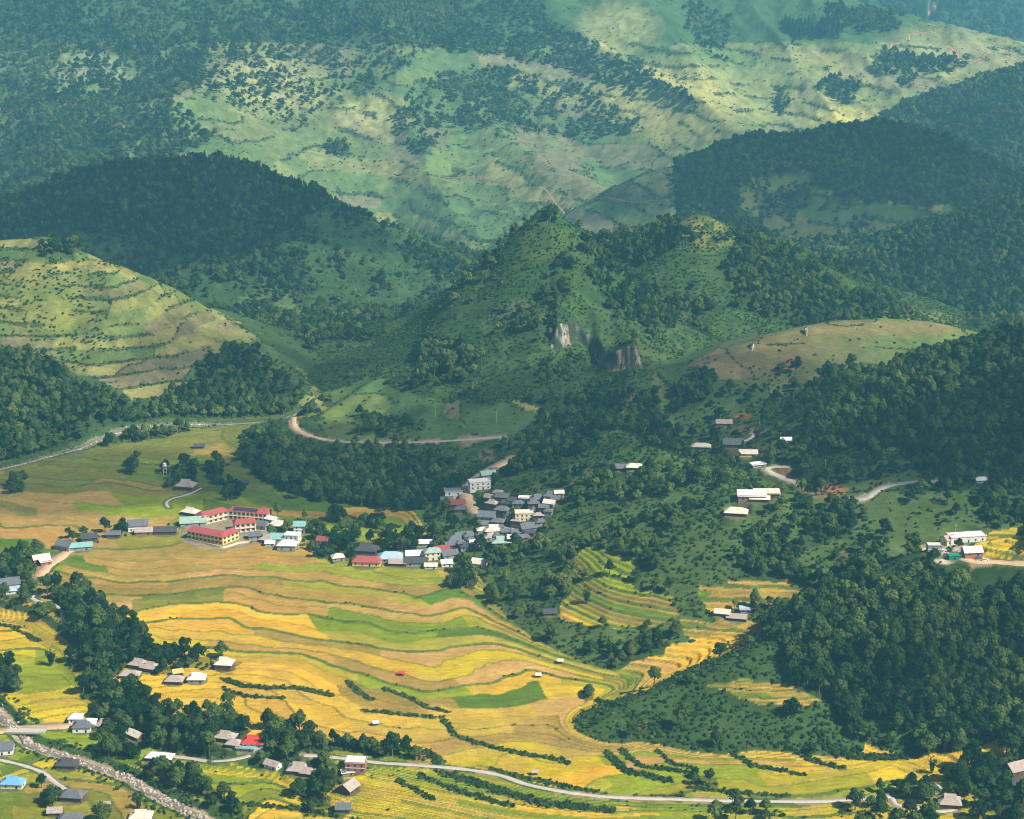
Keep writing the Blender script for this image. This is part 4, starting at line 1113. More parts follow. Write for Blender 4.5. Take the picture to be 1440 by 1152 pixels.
KEEP_CLEAR = []
for H in HOUSES:
    H['p'] = pick(H['u'], H['v'])
for H in HOUSES:
    level(H['p'].x, H['p'].y, H['p'].z, .5 * math.hypot(H['w'], H['d']))
    # the line of sight to a house stays open: nobody plants a tree against its front
    KEEP_CLEAR.append((H['u'], H['v'], .5 * H['w'] + .5)); KEEP_CLEAR.append((H['u'], H['v'] + 8, .30 * H['w']))
KEEP_CLEAR += [(1335, 1144, 9), (1336, 1156, 9), (1338, 1168, 8), (1322, 1136, 6), (1350, 1138, 6), (1424, 1100, 7), (503, 1092, 7), (357, 1058, 8), (421, 1096, 7)]
SCH = []
_c = pick(318, 750)
level(_c.x, _c.y, _c.z, 34, (.24, .20, .13))
for a, b, dep, hh, lab, nw, ns in SCHOOL:
    p, q = pick(*a), pick(*b)
    SCH.append((p, q, _c.z))
    KEEP_CLEAR.append(((a[0] + b[0]) / 2, (a[1] + b[1]) / 2, (q - p).length * .5 + 2))
ROAD_LINES, ROAD_BUILD = [], []
for nm, lab, wdt, mat, px in ROADS:
    ln = graded([pick(*p) for p in px], wdt)
    ROAD_LINES.append((ln, wdt)); ROAD_BUILD.append((nm, lab, wdt, mat, ln))

# limestone face on the peak
_m = np.clip(1.3 - (((GU - 720) / 60) ** 2 + ((GV - 440) / 20) ** 2), 0, 1) * (GREG == KARST) * (nz2 > .5)
setc(_m, (.12, .115, .09), .6)
# ------------------------------------------------------------------ the ground sheet, cut into its hills and the single rice fields
verts = np.stack([GX, GY, GZ], -1).reshape(-1, 3).astype(np.float32)
idx = np.arange(NR * NC).reshape(NR, NC)
quads = np.stack([idx[:-1, :-1], idx[:-1, 1:], idx[1:, 1:], idx[1:, :-1]], -1).reshape(-1, 4)
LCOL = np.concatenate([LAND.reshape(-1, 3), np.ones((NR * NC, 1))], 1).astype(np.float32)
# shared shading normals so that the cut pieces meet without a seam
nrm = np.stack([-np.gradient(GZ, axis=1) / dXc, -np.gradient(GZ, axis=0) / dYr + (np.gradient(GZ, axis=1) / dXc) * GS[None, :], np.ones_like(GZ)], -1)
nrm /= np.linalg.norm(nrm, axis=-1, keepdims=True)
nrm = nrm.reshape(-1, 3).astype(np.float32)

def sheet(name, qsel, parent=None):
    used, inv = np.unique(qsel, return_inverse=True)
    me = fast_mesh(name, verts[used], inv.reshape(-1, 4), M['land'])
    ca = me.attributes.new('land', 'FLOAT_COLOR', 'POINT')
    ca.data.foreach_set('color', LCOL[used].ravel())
    me.normals_split_custom_set_from_vertices(nrm[used].tolist()) if len(used) < 4000 else None
    return link(name, me, parent)

qreg = GREG[:-1, :-1].ravel()
qcell = CELL.ravel()[quads]
same = (qcell == qcell[:, :1]).all(1) & RICE.ravel()[quads].all(1)
qid = np.where(same, qcell[:, 0], 0)
# which fields show largest in the photograph: projected area
vu, vv = project(verts[:, 0], verts[:, 1], verts[:, 2])
qa = np.abs((vu[quads[:, 2]] - vu[quads[:, 0]]) * (vv[quads[:, 3]] - vv[quads[:, 1]]) - (vu[quads[:, 3]] - vu[quads[:, 1]]) * (vv[quads[:, 2]] - vv[quads[:, 0]])) * .5
qin = (vu[quads[:, 0]] > 0) & (vu[quads[:, 0]] < 1440) & (vv[quads[:, 0]] > 0) & (vv[quads[:, 0]] < 1152) & VISIBLE.ravel()[quads[:, 0]]
area = np.bincount(qid, qa * qin, minlength=len(cnt))
area[0] = 0
if uniq[0] == -1: area[0] = 0
best = [i for i in np.argsort(-area)[:300] if area[i] > 120]
keep = np.zeros(len(cnt), bool); keep[best] = True
taken = keep[qid] & same
NAMES = {FLOOR: ('valley_floor', 'flat valley floor of golden and green rice fields'),
         TERR_HILL: ('terraced_hill', 'sunlit grassy hill of small hedged fields above the river'),
         RIDGE_W: ('forested_ridge', 'dark forested ridge rising behind the terraced hill'),
         KARST: ('karst_peak', 'steep green limestone peaks with a bare cliff face'),
         BARE: ('bare_hill', 'rounded brown grassy hill with reddish soil'),
         RIGHT: ('wooded_hillside', 'wooded hillside with a winding road and scattered farmhouses'),
         KNOLL: ('wooded_knoll', 'densely wooded knoll with terraced spurs beside the golden fields'),
         FARR: ('far_ridge', 'dark blue-green forested ridge with small clearings'),
         MOUNT: ('mountain', 'huge hazy mountainside of patchwork fields and forest'),
         JHILL: ('distant_wooded_hill', 'pale wooded hill below the mountain road'),
         BACK: ('background_mountain', 'faint mountainside beyond the far crest')}
ground = {}
for reg, (nm, lab) in NAMES.items():
    sel = quads[(qreg == reg) & ~taken]
    if len(sel):
        ground[reg] = tag(sheet(nm, sel), lab, kind='structure')
order = np.argsort(qid[taken], kind='stable')
tq = quads[taken][order]; ti = qid[taken][order]
cuts = np.nonzero(np.diff(ti))[0] + 1
for part, cid in zip(np.split(tq, cuts), ti[np.concatenate([[0], cuts])]):
    r = int(GREG.ravel()[part[0, 0]])
    sheet('rice_field', part, ground.get(r, ground[FLOOR]))

# ------------------------------------------------------------------ haze and clouds
HAZE_DENSITY = 0.000092
hz = MB().box(-3400, 3400, -60, 8900, float(GZ.min()) - 6.0, max(CAM_H + 8.0, float(GZ.max()) + 25.0)).mesh('haze', None)
hm = bpy.data.materials.new('haze'); hm.use_nodes = True
hm.node_tree.nodes.clear()
ho = mk(hm.node_tree, 'ShaderNodeOutputMaterial'); hv = mk(hm.node_tree, 'ShaderNodeVolumePrincipled')
hv.inputs['Density'].default_value = HAZE_DENSITY
hv.inputs['Color'].default_value = (.24, .74, .95, 1)
hv.inputs['Anisotropy'].default_value = 0.1
hm.node_tree.links.new(hv.outputs[0], ho.inputs['Volume'])
hz.materials.append(hm)
tag(link('haze', hz), 'thin bluish haze filling the valley', 'haze', kind='stuff')

def cloud_material(cover):
    m = bpy.data.materials.new('cloud'); m.use_nodes = True
    nt = m.node_tree; nt.nodes.clear(); L = nt.links.new
    out = mk(nt, 'ShaderNodeOutputMaterial')
    tr = mk(nt, 'ShaderNodeBsdfTransparent'); df = mk(nt, 'ShaderNodeBsdfDiffuse'); tl = mk(nt, 'ShaderNodeBsdfTranslucent')
    df.inputs[0].default_value = (.9, .9, .9, 1); tl.inputs[0].default_value = (.9, .9, .9, 1)
    a = mk(nt, 'ShaderNodeMixShader'); a.inputs[0].default_value = .5
    L(df.outputs[0], a.inputs[1]); L(tl.outputs[0], a.inputs[2])
    b = mk(nt, 'ShaderNodeMixShader'); b.inputs[0].default_value = cover
    L(tr.outputs[0], b.inputs[1]); L(a.outputs[0], b.inputs[2]); L(b.outputs[0], out.inputs[0])
    return m
M['cloud'] = cloud_material(.42); M['thin_cloud'] = cloud_material(.27)

def cloud(gx, gy, rx, ry, seed, alt=1500.0, rot=0.0, thin=False):
    """a flat-bottomed cumulus whose shadow falls round ground point (gx, gy)"""
    t = (alt - 30) / SUN_DIR.z
    cx, cy_ = gx + SUN_DIR.x * t, gy + SUN_DIR.y * t
    bm = bmesh.new()
    bmesh.ops.create_icosphere(bm, subdivisions=5, radius=1.0)
    co = np.array([v.co[:] for v in bm.verts])
    th = np.arctan2(co[:, 1], co[:, 0])
    rr = 1 + .30 * fbm(np.cos(th) * 2 + seed, np.sin(th) * 2, 1.0, 4, seed) + .16 * fbm(co[:, 0] * 3 + seed, co[:, 1] * 3 + co[:, 2] * 2, .6, 3, seed + 5)
    zz = np.where(co[:, 2] > 0, co[:, 2] * 1.0, co[:, 2] * .25) * min(rx, ry) * .45
    x = co[:, 0] * rx * rr; y = co[:, 1] * ry * rr
    c, s = math.cos(rot), math.sin(rot)
    for v, X, Y, Z in zip(bm.verts, x * c - y * s, x * s + y * c, zz):
        v.co = (X, Y, Z)
    me = bpy.data.meshes.new('cloud'); bm.to_mesh(me); bm.free()
    me.polygons.foreach_set('use_smooth', np.ones(len(me.polygons), bool))
    me.materials.append(M['thin_cloud' if thin else 'cloud'])
    o = link('cloud', me)
    o.location = (cx, cy_, alt)
    return tag(o, ('thin veil-like' if thin else 'thick flat-bottomed') + ' white cloud drifting above the valley', 'cloud', 'clouds over the valley')
# shadow of each cloud: (u, v of its centre in the photograph, half width m, half depth m, turn, thin)
for k, (u, v, rx, ry, rot, thin) in enumerate([
        (190, 290, 330, 170, .2, False), (740, 610, 270, 130, .3, True), (1370, 585, 150, 80, .1, False),
        (1230, 240, 420, 170, -.1, False), (100, 690, 190, 80, .15, True), (330, 500, 130, 80, .3, True), (1330, 900, 70, 40, .3, True)]):
    p = pick(u, v)
    cloud(p.x, p.y, rx, ry, 20 + k, 1450 + 60 * k, rot, thin)
# ------------------------------------------------------------------ roads, water
for nm, lab, wdt, mat, ln in ROAD_BUILD:
    tag(link(nm, ribbon(nm, ln, wdt, mat)), lab, kind='structure')

def water_line(pts, width, lift, name, lab):
    line = resample([Vector((x, y, 0)) for x, y in pts], 4.0)
    xs = np.array([p.x for p in line]); ys = np.array([p.y for p in line])
    zs = zgrid(GZ, xs, ys)
    zs = np.convolve(np.pad(zs, 6, mode='edge'), np.ones(13) / 13, 'valid') + lift
    line = [Vector((x + 1.4 * math.sin(i * .55), y, z)) for i, (x, y, z) in enumerate(zip(xs, ys, zs))]
    tag(link(name, ribbon(name, line, width, 'water', .0, .35)), lab, kind='structure')
    return line
S_LINE = water_line(STREAM, 4.0, .45, 'stream', 'shallow brown stream running between boulders')
R_LINE = water_line(RIVER, 3.6, .45, 'river', 'narrow river along the foot of the terraced hill')

def boulders(name, line, count, spread, smin, smax, lab):
    bm = bmesh.new(); bmesh.ops.create_icosphere(bm, subdivisions=1, radius=1)
    bv = np.array([v.co[:] for v in bm.verts]); bf = np.array([[v.index for v in f.verts] for f in bm.faces]); bm.free()
    r = np.random.RandomState(5); V, F = [], []
    for k in range(count):
        p = line[r.randint(len(line))]
        x, y = p.x + r.normal() * spread, p.y + r.normal() * spread
        if y < 880: continue
        s = smin + (smax - smin) * r.rand() ** 2.5
        v = bv * (s * r.uniform(.6, 1.3, 3)) * (1 + .25 * r.normal(size=(len(bv), 1)).clip(-1, 1))
        z = max(float(zgrid(GZ, np.array([x]), np.array([y]))[0]), p.z - 1)
        F.append(bf + len(V) * len(bv)); V.append(v + np.array((x, y, z + .1)))
    me = fast_mesh(name, np.concatenate(V), np.concatenate(F), M['rock'], smooth=False)
    return tag(link(name, me), lab, 'stones', kind='stuff')
boulders('stream_boulders', S_LINE, 1500, 1.9, .2, 1.4, 'pale boulders strewn along the stream bed')
boulders('river_stones', R_LINE, 260, 1.6, .25, 1.1, 'pale stones along the distant river bank')

# ------------------------------------------------------------------ houses
UNIT = {}
def unit_box(mat):
    if mat not in UNIT:
        UNIT[mat] = MB().box(-.5, .5, -.5, .5, 0, 1).mesh('box_' + mat, M[mat])
    return UNIT[mat]

def part_box(name, parent, mat, x, y, z, sx, sy, sz):
    o = link(name, unit_box(mat), parent)
    o.location = (x, y, z); o.scale = (sx, sy, sz)
    return o

def roof_mesh(form, w, d, h, o=.7):
    b = MB(); X, Y = w / 2 + o, d / 2 + o
    rh = d * .36
    e = h - .25
    if form == 'gable':
        for s in (-1, 1):
            P = [(-X, s * Y, e), (X, s * Y, e), (X, 0, e + rh + .25), (-X, 0, e + rh + .25)]
            if s > 0: P = [P[1], P[0], P[3], P[2]]
            b.poly(P); b.poly([(x, y, z - .16) for x, y, z in reversed(P)])
            b.poly([P[0], (P[0][0], P[0][1], P[0][2] - .16), (P[1][0], P[1][1], P[1][2] - .16), P[1]])
            b.poly([P[1], (P[1][0], P[1][1], P[1][2] - .16), (P[2][0], P[2][1], P[2][2] - .16), P[2]])
            b.poly([P[3], (P[3][0], P[3][1], P[3][2] - .16), (P[0][0], P[0][1], P[0][2] - .16), P[0]])
    elif form in ('hip', 'hipgable'):
        if form == 'hip':
            rx, ry, z1 = max(w * .5 - d * .42, w * .1), 0.0, e + rh
        else:
            rx, ry, z1 = w * .26, d * .17, e + rh * .72
        lo = [(-X, -Y, e), (X, -Y, e), (X, Y, e), (-X, Y, e)]
        hi = [(-rx, -ry, z1), (rx, -ry, z1), (rx, ry, z1), (-rx, ry, z1)]
        for i in range(4):
            j = (i + 1) % 4
            b.poly([lo[i], lo[j], hi[j], hi[i]] if ry or i in (0, 2) else [lo[i], lo[j], hi[i]])
            b.poly([lo[j], lo[i], (lo[i][0], lo[i][1], e - .16), (lo[j][0], lo[j][1], e - .16)])
        b.poly([(x, y, e - .16) for x, y, z in reversed(lo)])
        if form == 'hipgable':
            zt = e + rh * 1.25; g = rx + .35
            for s in (-1, 1):
                P = [(-g, s * (ry + .2), z1 - .1), (g, s * (ry + .2), z1 - .1), (g, 0, zt), (-g, 0, zt)]
                b.poly(P if s < 0 else [P[1], P[0], P[3], P[2]])
                b.poly([(s * rx, -ry, z1 - .05), (s * rx, ry, z1 - .05), (s * rx, 0, zt - .08)][::s])
    elif form == 'shed':
        P = [(-X, -Y, e), (X, -Y, e), (X, Y, e + d * .16), (-X, Y, e + d * .16)]
        Q = [(x, y, z - .2) for x, y, z in P]
        b.poly(P); b.poly(Q[::-1])
        for i in range(4):
            j = (i + 1) % 4; b.poly([P[j], P[i], Q[i], Q[j]])
    else:
        b.box(-w / 2 - .3, w / 2 + .3, -d / 2 - .3, d / 2 + .3, h + .003, h + .3)
    return b

def gable_ends(b, w, d, h):
    rh = d * .36
    zr = h - .25 + rh * (d / 2) / (d / 2 + .7) + .05
    for s in (-1, 1):
        P = [(s * w / 2, -d / 2, h), (s * w / 2, d / 2, h), (s * w / 2, 0, zr)]
        b.poly(P if s > 0 else P[::-1])

def build_house(H):
    w, d, h = H['w'], H['d'], H['h']
    e = empty(H['name'], H['p'], R(H['a']))
    b = MB().box(-w / 2, w / 2, -d / 2, d / 2, -2.2, h)
    if H['form'] == 'gable': gable_ends(b, w, d, h)
    b.obj('wall', M[H['wm']], e)
    ro = roof_mesh(H['form'], w, d, h).obj('roof', M[H['rm']], e)
    if H['form'] == 'flat':
        part_box('parapet', ro, H['wm'], 0, -d / 2 - .15, h + .3, w + .5, .18, .45)
        part_box('parapet', ro, H['wm'], w / 2 + .15, 0, h + .3, .18, d + .1, .45)
        part_box('parapet', ro, H['wm'], -w / 2 - .15, 0, h + .3, .18, d + .1, .45)
    rows = 2 if h > 5 else 1
    zs = [.9] if rows == 1 else [.9, h * .5 + .7]
    wh = min(1.4, h * .4)
    for r_, z in enumerate(zs):
        n = H['wins']
        for k in range(n):
            x = -w / 2 + w * (k + .5) / n
            if r_ == 0 and k == n // 2:
                part_box('door', e, 'dark', x, -d / 2 - .02, 0, 1.1, .12, min(2.1, h * .72))
            else:
                part_box('window', e, 'dark', x, -d / 2 - .02, z, 1.1, .12, wh)
        part_box('window', e, 'dark', w / 2 + .02, -d * .1, z, .12, 1.1, wh)
        part_box('window', e, 'dark', -w / 2 - .02, -d * .1, z, .12, 1.1, wh)
    if h > 4.5 and H['form'] != 'shed':
        part_box('floor_band', e, 'frame', 0, -d / 2 - .10, h * .5 - .15, w + .2, .3, .28)
    return tag(e, H['label'], 'house' if H['name'] == 'house' else H['name'], H['group'])
for H in HOUSES:
    build_house(H)

# the school: wings with rows of windows
for (p, q, z), (a, b, dep, hh, lab, nw, ns) in zip(SCH, SCHOOL):
    d = q - p; L_ = math.hypot(d.x, d.y); ang = math.atan2(d.y, d.x)
    e = empty('school_wing', (p.x, p.y, z), ang)
    yellow = 'yellow' in lab
    wm = 'w_yellow' if yellow else 'w_cream'
    MB().box(0, L_, 0, dep, -2, hh).obj('wall', M[wm], e)
    rf = MB(); X0, X1, Y0, Y1 = -.8, L_ + .8, -.9, dep + .6
    zt = hh + dep * .26
    rf.poly([(X0, Y0, hh + .02), (X1, Y0, hh + .02), (X1 - 2.5, dep / 2, zt), (X0 + 2.5, dep / 2, zt)])
    rf.poly([(X1, Y1, hh + .02), (X0, Y1, hh + .02), (X0 + 2.5, dep / 2, zt), (X1 - 2.5, dep / 2, zt)])
    rf.poly([(X0, Y1, hh + .02), (X0, Y0, hh + .02), (X0 + 2.5, dep / 2, zt)])
    rf.poly([(X1, Y0, hh + .02), (X1, Y1, hh + .02), (X1 - 2.5, dep / 2, zt)])
    rf.poly([(X0, Y0, hh - .18), (X0, Y1, hh - .18), (X1, Y1, hh - .18), (X1, Y0, hh - .18)])
    for A, B in (((X0, Y0), (X1, Y0)), ((X1, Y0), (X1, Y1)), ((X1, Y1), (X0, Y1)), ((X0, Y1), (X0, Y0))):
        rf.poly([(*A, hh - .18), (*B, hh - .18), (*B, hh + .02), (*A, hh + .02)])
    ro = rf.obj('roof', M['r_school'], e)
    for s in range(ns):
        z0 = .9 + s * hh / ns
        for k in range(nw):
            x = L_ * (k + .5) / nw
            wo = part_box('window', e, 'dark', x, -.03, z0, min(2.2, L_ / nw * .62), .14, 1.6)
        for k in range(2):
            part_box('window', e, 'dark', L_ + .03, dep * (.3 + .4 * k), z0, .14, 1.5, 1.6)
            part_box('window', e, 'dark', -.03, dep * (.3 + .4 * k), z0, .14, 1.5, 1.6)
    if not yellow:                                     # veranda columns and gallery slab
        for k in range(nw + 1):
            part_box('column', e, 'w_cream', .2 + (L_ - .4) * k / nw, -.95, -1.5, .32, .32, hh + 1.3)
        part_box('gallery', e, 'w_cream', L_ / 2, -.6, hh / 2 - .2, L_, 1.1, .25)
    else:
        part_box('floor_band', e, 'frame', L_ / 2, -.1, hh / 2 - .1, L_ + .1, .26, .22)
    if 'solar' in lab:
        t = math.atan2(zt - hh, dep / 2 + .9)
        for k in range(9):
            o = part_box('solar_panel', ro, 'solar', 3.4 + k * (L_ - 12) / 9 + 1.2, dep * .19, hh + (zt - hh) * .52 + .12, (L_ - 12) / 9 * .86, 4.2, .08)
            o.rotation_euler = (t, 0, 0)
    tag(e, lab, 'school')
w0, w1 = SCH[3][0], pick(352, 764)
wl = resample([pick(262, 760), pick(290, 766), pick(314, 771), pick(336, 765), pick(352, 764)], 3)
vs, fs = [], []
for i, p in enumerate(wl):
    zz = p.z
    vs += [(p.x, p.y, zz - 1), (p.x, p.y, zz + 1.5), (p.x, p.y + .3, zz + 1.5), (p.x, p.y + .3, zz - 1)]
    if i: 
        k = 4 * i
        fs += [(k - 4, k, k + 1, k - 3), (k - 3, k + 1, k + 2, k - 2), (k - 2, k + 2, k + 3, k - 1)]
tag(link('boundary_wall', mesh('boundary_wall', vs, fs, M['w_cream'])), 'low cream wall along the front of the school', 'wall')

# ------------------------------------------------------------------ small things
def field_hut(u, v, rm, lab):
    p = pick(u, v); e = empty('field_shelter', p, random.uniform(-.4, .4))
    for x in (-1.5, 1.5):
        for y in (-1.1, 1.1):
            part_box('post', e, 'bark', x, y, -.5, .14, .14, 2.5)
    roof_mesh('gable', 3.4, 2.8, 2.2, .4).obj('roof', M[rm], e)
    part_box('platform', e, 'bark', 0, 0, .6, 3.1, 2.4, .12)
    tag(e, lab, 'shelter')
field_hut(757, 953, 'r_white', 'small white-roofed harvest shelter in the golden field')
field_hut(788, 933, 'r_cream', 'small pale harvest shelter beside the bright yellow paddy')
field_hut(528, 1020, 'r_white', 'tiny white field shelter above the green paddies')
field_hut(752, 1090, 'r_thatch', 'open tan-roofed field shelter above the concrete lane')
field_hut(565, 950, 'r_red', 'tiny red field shelter on the golden terrace')

for (u, v) in [(547, 597), (612, 587), (698, 595), (770, 598), (1068, 598), (1160, 664), (1343, 757)]:
    p = pick(u, v); e = empty('utility_pole', p)
    MB().tube([(0, 0, -1), (0, 0, 10.5)], [.24, .15], 8).obj('pole', M['concrete'], e)
    part_box('crossarm', e, 'concrete', 0, 0, 9.4, 2.2, .14, .14)
    for x in (-.9, 0, .9):
        part_box('insulator', e, 'frame', x, 0, 9.54, .12, .12, .3)
    tag(e, 'slim pale concrete utility pole on the hillside', 'utility pole', 'utility poles')

p = pick(232, 668); e = empty('water_tower', p, .3)
for x in (-1.3, 1.3):
    for y in (-1.3, 1.3):
        part_box('leg', e, 'metal', x, y, -.5, .22, .22, 8.5)
for z in (2.5, 5.2):
    part_box('brace', e, 'metal', 0, -1.3, z, 2.8, .14, .14); part_box('brace', e, 'metal', 0, 1.3, z, 2.8, .14, .14)
    part_box('brace', e, 'metal', 1.3, 0, z + .2, .14, 2.8, .14); part_box('brace', e, 'metal', -1.3, 0, z + .2, .14, 2.8, .14)
part_box('platform', e, 'metal', 0, 0, 8.0, 3.6, 3.6, .2)
MB().tube([(0, 0, 8.2), (0, 0, 10.3), (0, 0, 10.8)], [1.5, 1.5, .3], 14).obj('tank', M['w_white'], e)
tag(e, 'white water tank on a tall steel frame among the upper fields', 'water tower')

def car(u, v, a, paint, lab, van=False):
    p = pick(u, v); e = empty('parked_car', p + Vector((0, 0, .1)), R(a))
    L_, W = 4.4, 1.8
    b = MB()
    pr = [(-2.2, .35), (2.2, .35), (2.2, .95), (1.3, 1.0), (-2.2, 1.0)]
    b.box(-2.2, 2.2, -.9, .9, .35, .98)
    b.obj('body', M[paint], e)
    x0, x1 = (-2.15, 1.5) if van else (-1.7, .8)
    zt = 1.95 if van else 1.5
    c = MB(); lo = [(x0, -.86, .983), (x1 + .5, -.86, .983), (x1 + .5, .86, .983), (x0, .86, .983)]
    hi = [(x0 + .25, -.74, zt), (x1 - .1, -.74, zt), (x1 - .1, .74, zt), (x0 + .25, .74, zt)]
    for i in range(4):
        j = (i + 1) % 4; c.poly([lo[i], lo[j], hi[j], hi[i]])
    c.obj('window', M['dark'], e)
    part_box('roof', e, paint, (x0 + x1 + .15) / 2, 0, zt, x1 - x0 - .3, 1.52, .1)
    for x in (-1.4, 1.4):
        for y in (-.85, .85):
            wv = MB().tube([(0, 0, -.1), (0, 0, .1)], [.33, .33], 12).obj('wheel', M['rubber'], e)
            wv.location = (x, y, .33); wv.rotation_euler = (math.pi / 2, 0, 0)
    for y in (-.6, .6):
        part_box('headlight', e, 'frame', 2.2, y, .65, .08, .35, .18)
    tag(e, lab, 'car')
car(248, 748, 12, 'paint_white', 'white van parked west of the school', True)
car(1385, 789, 10, 'paint_white', 'white car parked on the road below the knoll houses')
car(1376, 786, 20, 'paint_blue', 'dark blue car parked beside the white-roofed open house')
car(1326, 776, 60, 'paint_white', 'white car parked at the road bend yard')
car(1331, 782, 5, 'paint_blue', 'dark car parked beside the green kiosk')

# blue tarpaulin sheet over a frame
p = pick(1405, 1086); e = empty('tarpaulin', p, .3)
t = MB(); n = 6
for i in range(n + 1):
    for j in range(n + 1):
        x, y = -3 + 6 * i / n, -2 + 4 * j / n
        t.v.append((x, y, 1.6 - .25 * abs(y) + .18 * math.sin(x * 1.9 + y)))
for i in range(n):
    for j in range(n):
        k = i * (n + 1) + j; t.f.append((k, k + n + 1, k + n + 2, k + 1))
t.obj('sheet', M['tarp_blue'], e)
for x in (-2.8, 2.8):
    for y in (-1.8, 1.8): part_box('post', e, 'bark', x, y, -.5, .1, .1, 1.6)
tag(e, 'bright blue tarpaulin beside the brown-roofed farmhouse', 'tarpaulin')

# stone bridge of the causeway
a, b = pick(14, 1032), pick(56, 1031)
e = empty('bridge', (a + b) / 2, math.atan2(b.y - a.y, b.x - a.x)); L_ = (b - a).length
part_box('deck', e, 'concrete', 0, 2.5, -.1, L_ + 6, 7.5, .5)
part_box('parapet', e, 'concrete', 0, -1.2, .4, L_ + 6, .3, .8); part_box('parapet', e, 'concrete', 0, 6.1, .4, L_ + 6, .3, .8)
for x in (-L_ * .42, 0, L_ * .42):
    part_box('pier', e, 'rock', x, 2.5, -4.5, 1.1, 6.5, 4.4)
tag(e, 'low concrete bridge carrying the causeway over the stream', 'bridge')

# limestone outcrops of the cliff
lm, nt, bs = new_mat('limestone')
g = mk(nt, 'ShaderNodeNewGeometry'); mp = mk(nt, 'ShaderNodeMapping'); mp.inputs['Scale'].default_value = (.5, .5, .07)
nt.links.new(g.outputs['Position'], mp.inputs[0])
nn = noise_node(nt, 1.0, 5, .65, mp.outputs[0])
cr = mk(nt, 'ShaderNodeValToRGB')
for k, (ps, c) in enumerate([(.34, (.05, .05, .045, 1)), (.46, (.30, .25, .20, 1)), (.56, (.74, .64, .52, 1)), (.68, (.62, .34, .14, 1))]):
    el = cr.color_ramp.elements[k] if k < 2 else cr.color_ramp.elements.new(ps)
    el.position = ps; el.color = c
nt.links.new(nn.outputs[0], cr.inputs[0]); nt.links.new(cr.outputs[0], bs.inputs['Base Color'])
M['limestone'] = lm
for k, (u, v, w, h) in enumerate([(1134, 472, 4, 7), (1058, 492, 5, 5)]):
    p = pick(u, v); r = np.random.RandomState(60 + k)
    nx, nzv = 9, 12; V, F = [], []
    for j in range(nzv + 1):
        for i in range(nx + 1):
            s = i / nx * 2 - 1
            tpr = (1 - .55 * (j / nzv) ** 2) * (.75 + .25 * math.sin(j * .9 + k))
            x = s * w * .5 * tpr + r.normal() * .25
            yv = -1.6 * math.sqrt(max(0, 1 - s * s * .95)) + .62 * h * j / nzv + r.normal() * .5
            V.append((x, yv, -2 + (h + 2) * j / nzv + r.normal() * .3))
    base_n = len(V)
    for j in range(nzv):
        for i in range(nx):
            q = j * (nx + 1) + i; F.append((q, q + 1, q + nx + 2, q + nx + 1))
    back = len(V)
    V += [(x * .9, y + 5, z) for x, y, z in V[:base_n]]
    for j in range(nzv):
        for i in range(nx):
            q = back + j * (nx + 1) + i; F.append((q + nx + 1, q + nx + 2, q + 1, q))
        l, r2 = j * (nx + 1), j * (nx + 1) + nx
        F.append((l + nx + 1, back + l + nx + 1, back + l, l)); F.append((r2, back + r2, back + r2 + nx + 1, r2 + nx + 1))
    for i in range(nx):
        q = nzv * (nx + 1) + i; F.append((q, q + 1, back + q + 1, back + q))
    o = link('rock_outcrop', mesh('rock_outcrop', V, F, lm)); o.location = p
    tag(o, 'small pale rock on the crest of the bare hill' if k else 'slim pale rock spire behind the bare hill', 'rock')
# ------------------------------------------------------------------ vegetation prototypes
def leaf_cloud(rng, lobes, n, size, up=0.25, flat=1.0, jitter=.5):
    """many small leaf-spray faces on the lobes' shells; returns verts, quads"""
    V, F = [], []
    wts = np.array([l[3] ** 2 for l in lobes]); wts = wts / wts.sum()
    pick_l = rng.choice(len(lobes), n, p=wts)
    for i in range(n):
        cx, cy_, cz, r = lobes[pick_l[i]]
        d = rng.normal(size=3); d /= np.linalg.norm(d)
        if d[2] < -.35: d[2] *= -.6
        rad = r * (0.72 + 0.36 * rng.rand())
        c = np.array((cx, cy_, cz)) + d * rad * np.array((1, 1, flat))
        nrm_ = d + jitter * rng.normal(size=3) * .6 + np.array((0, 0, up)); nrm_ /= np.linalg.norm(nrm_)
        t = np.cross(nrm_, rng.normal(size=3)); t /= np.linalg.norm(t)
        b = np.cross(nrm_, t)
        s = size * (.6 + .8 * rng.rand())
        k = len(V)
        V += [c + (t + b) * s * .7, c + (b - t) * s * .7, c - (t + b) * s * .7, c + (t - b) * s * .7]
        F.append((k, k + 1, k + 2, k + 3))
    return V, F

def two_mat(name, v1, f1, m1, v2, f2, m2):
    n = len(v1)
    me = mesh(name, list(v1) + list(v2), [tuple(f) for f in f1] + [tuple(i + n for i in f) for f in f2], m1)
    me.materials.append(m2)
    mi = np.zeros(len(me.polygons), np.int32); mi[len(f1):] = 1
    me.polygons.foreach_set('material_index', mi)
    return me

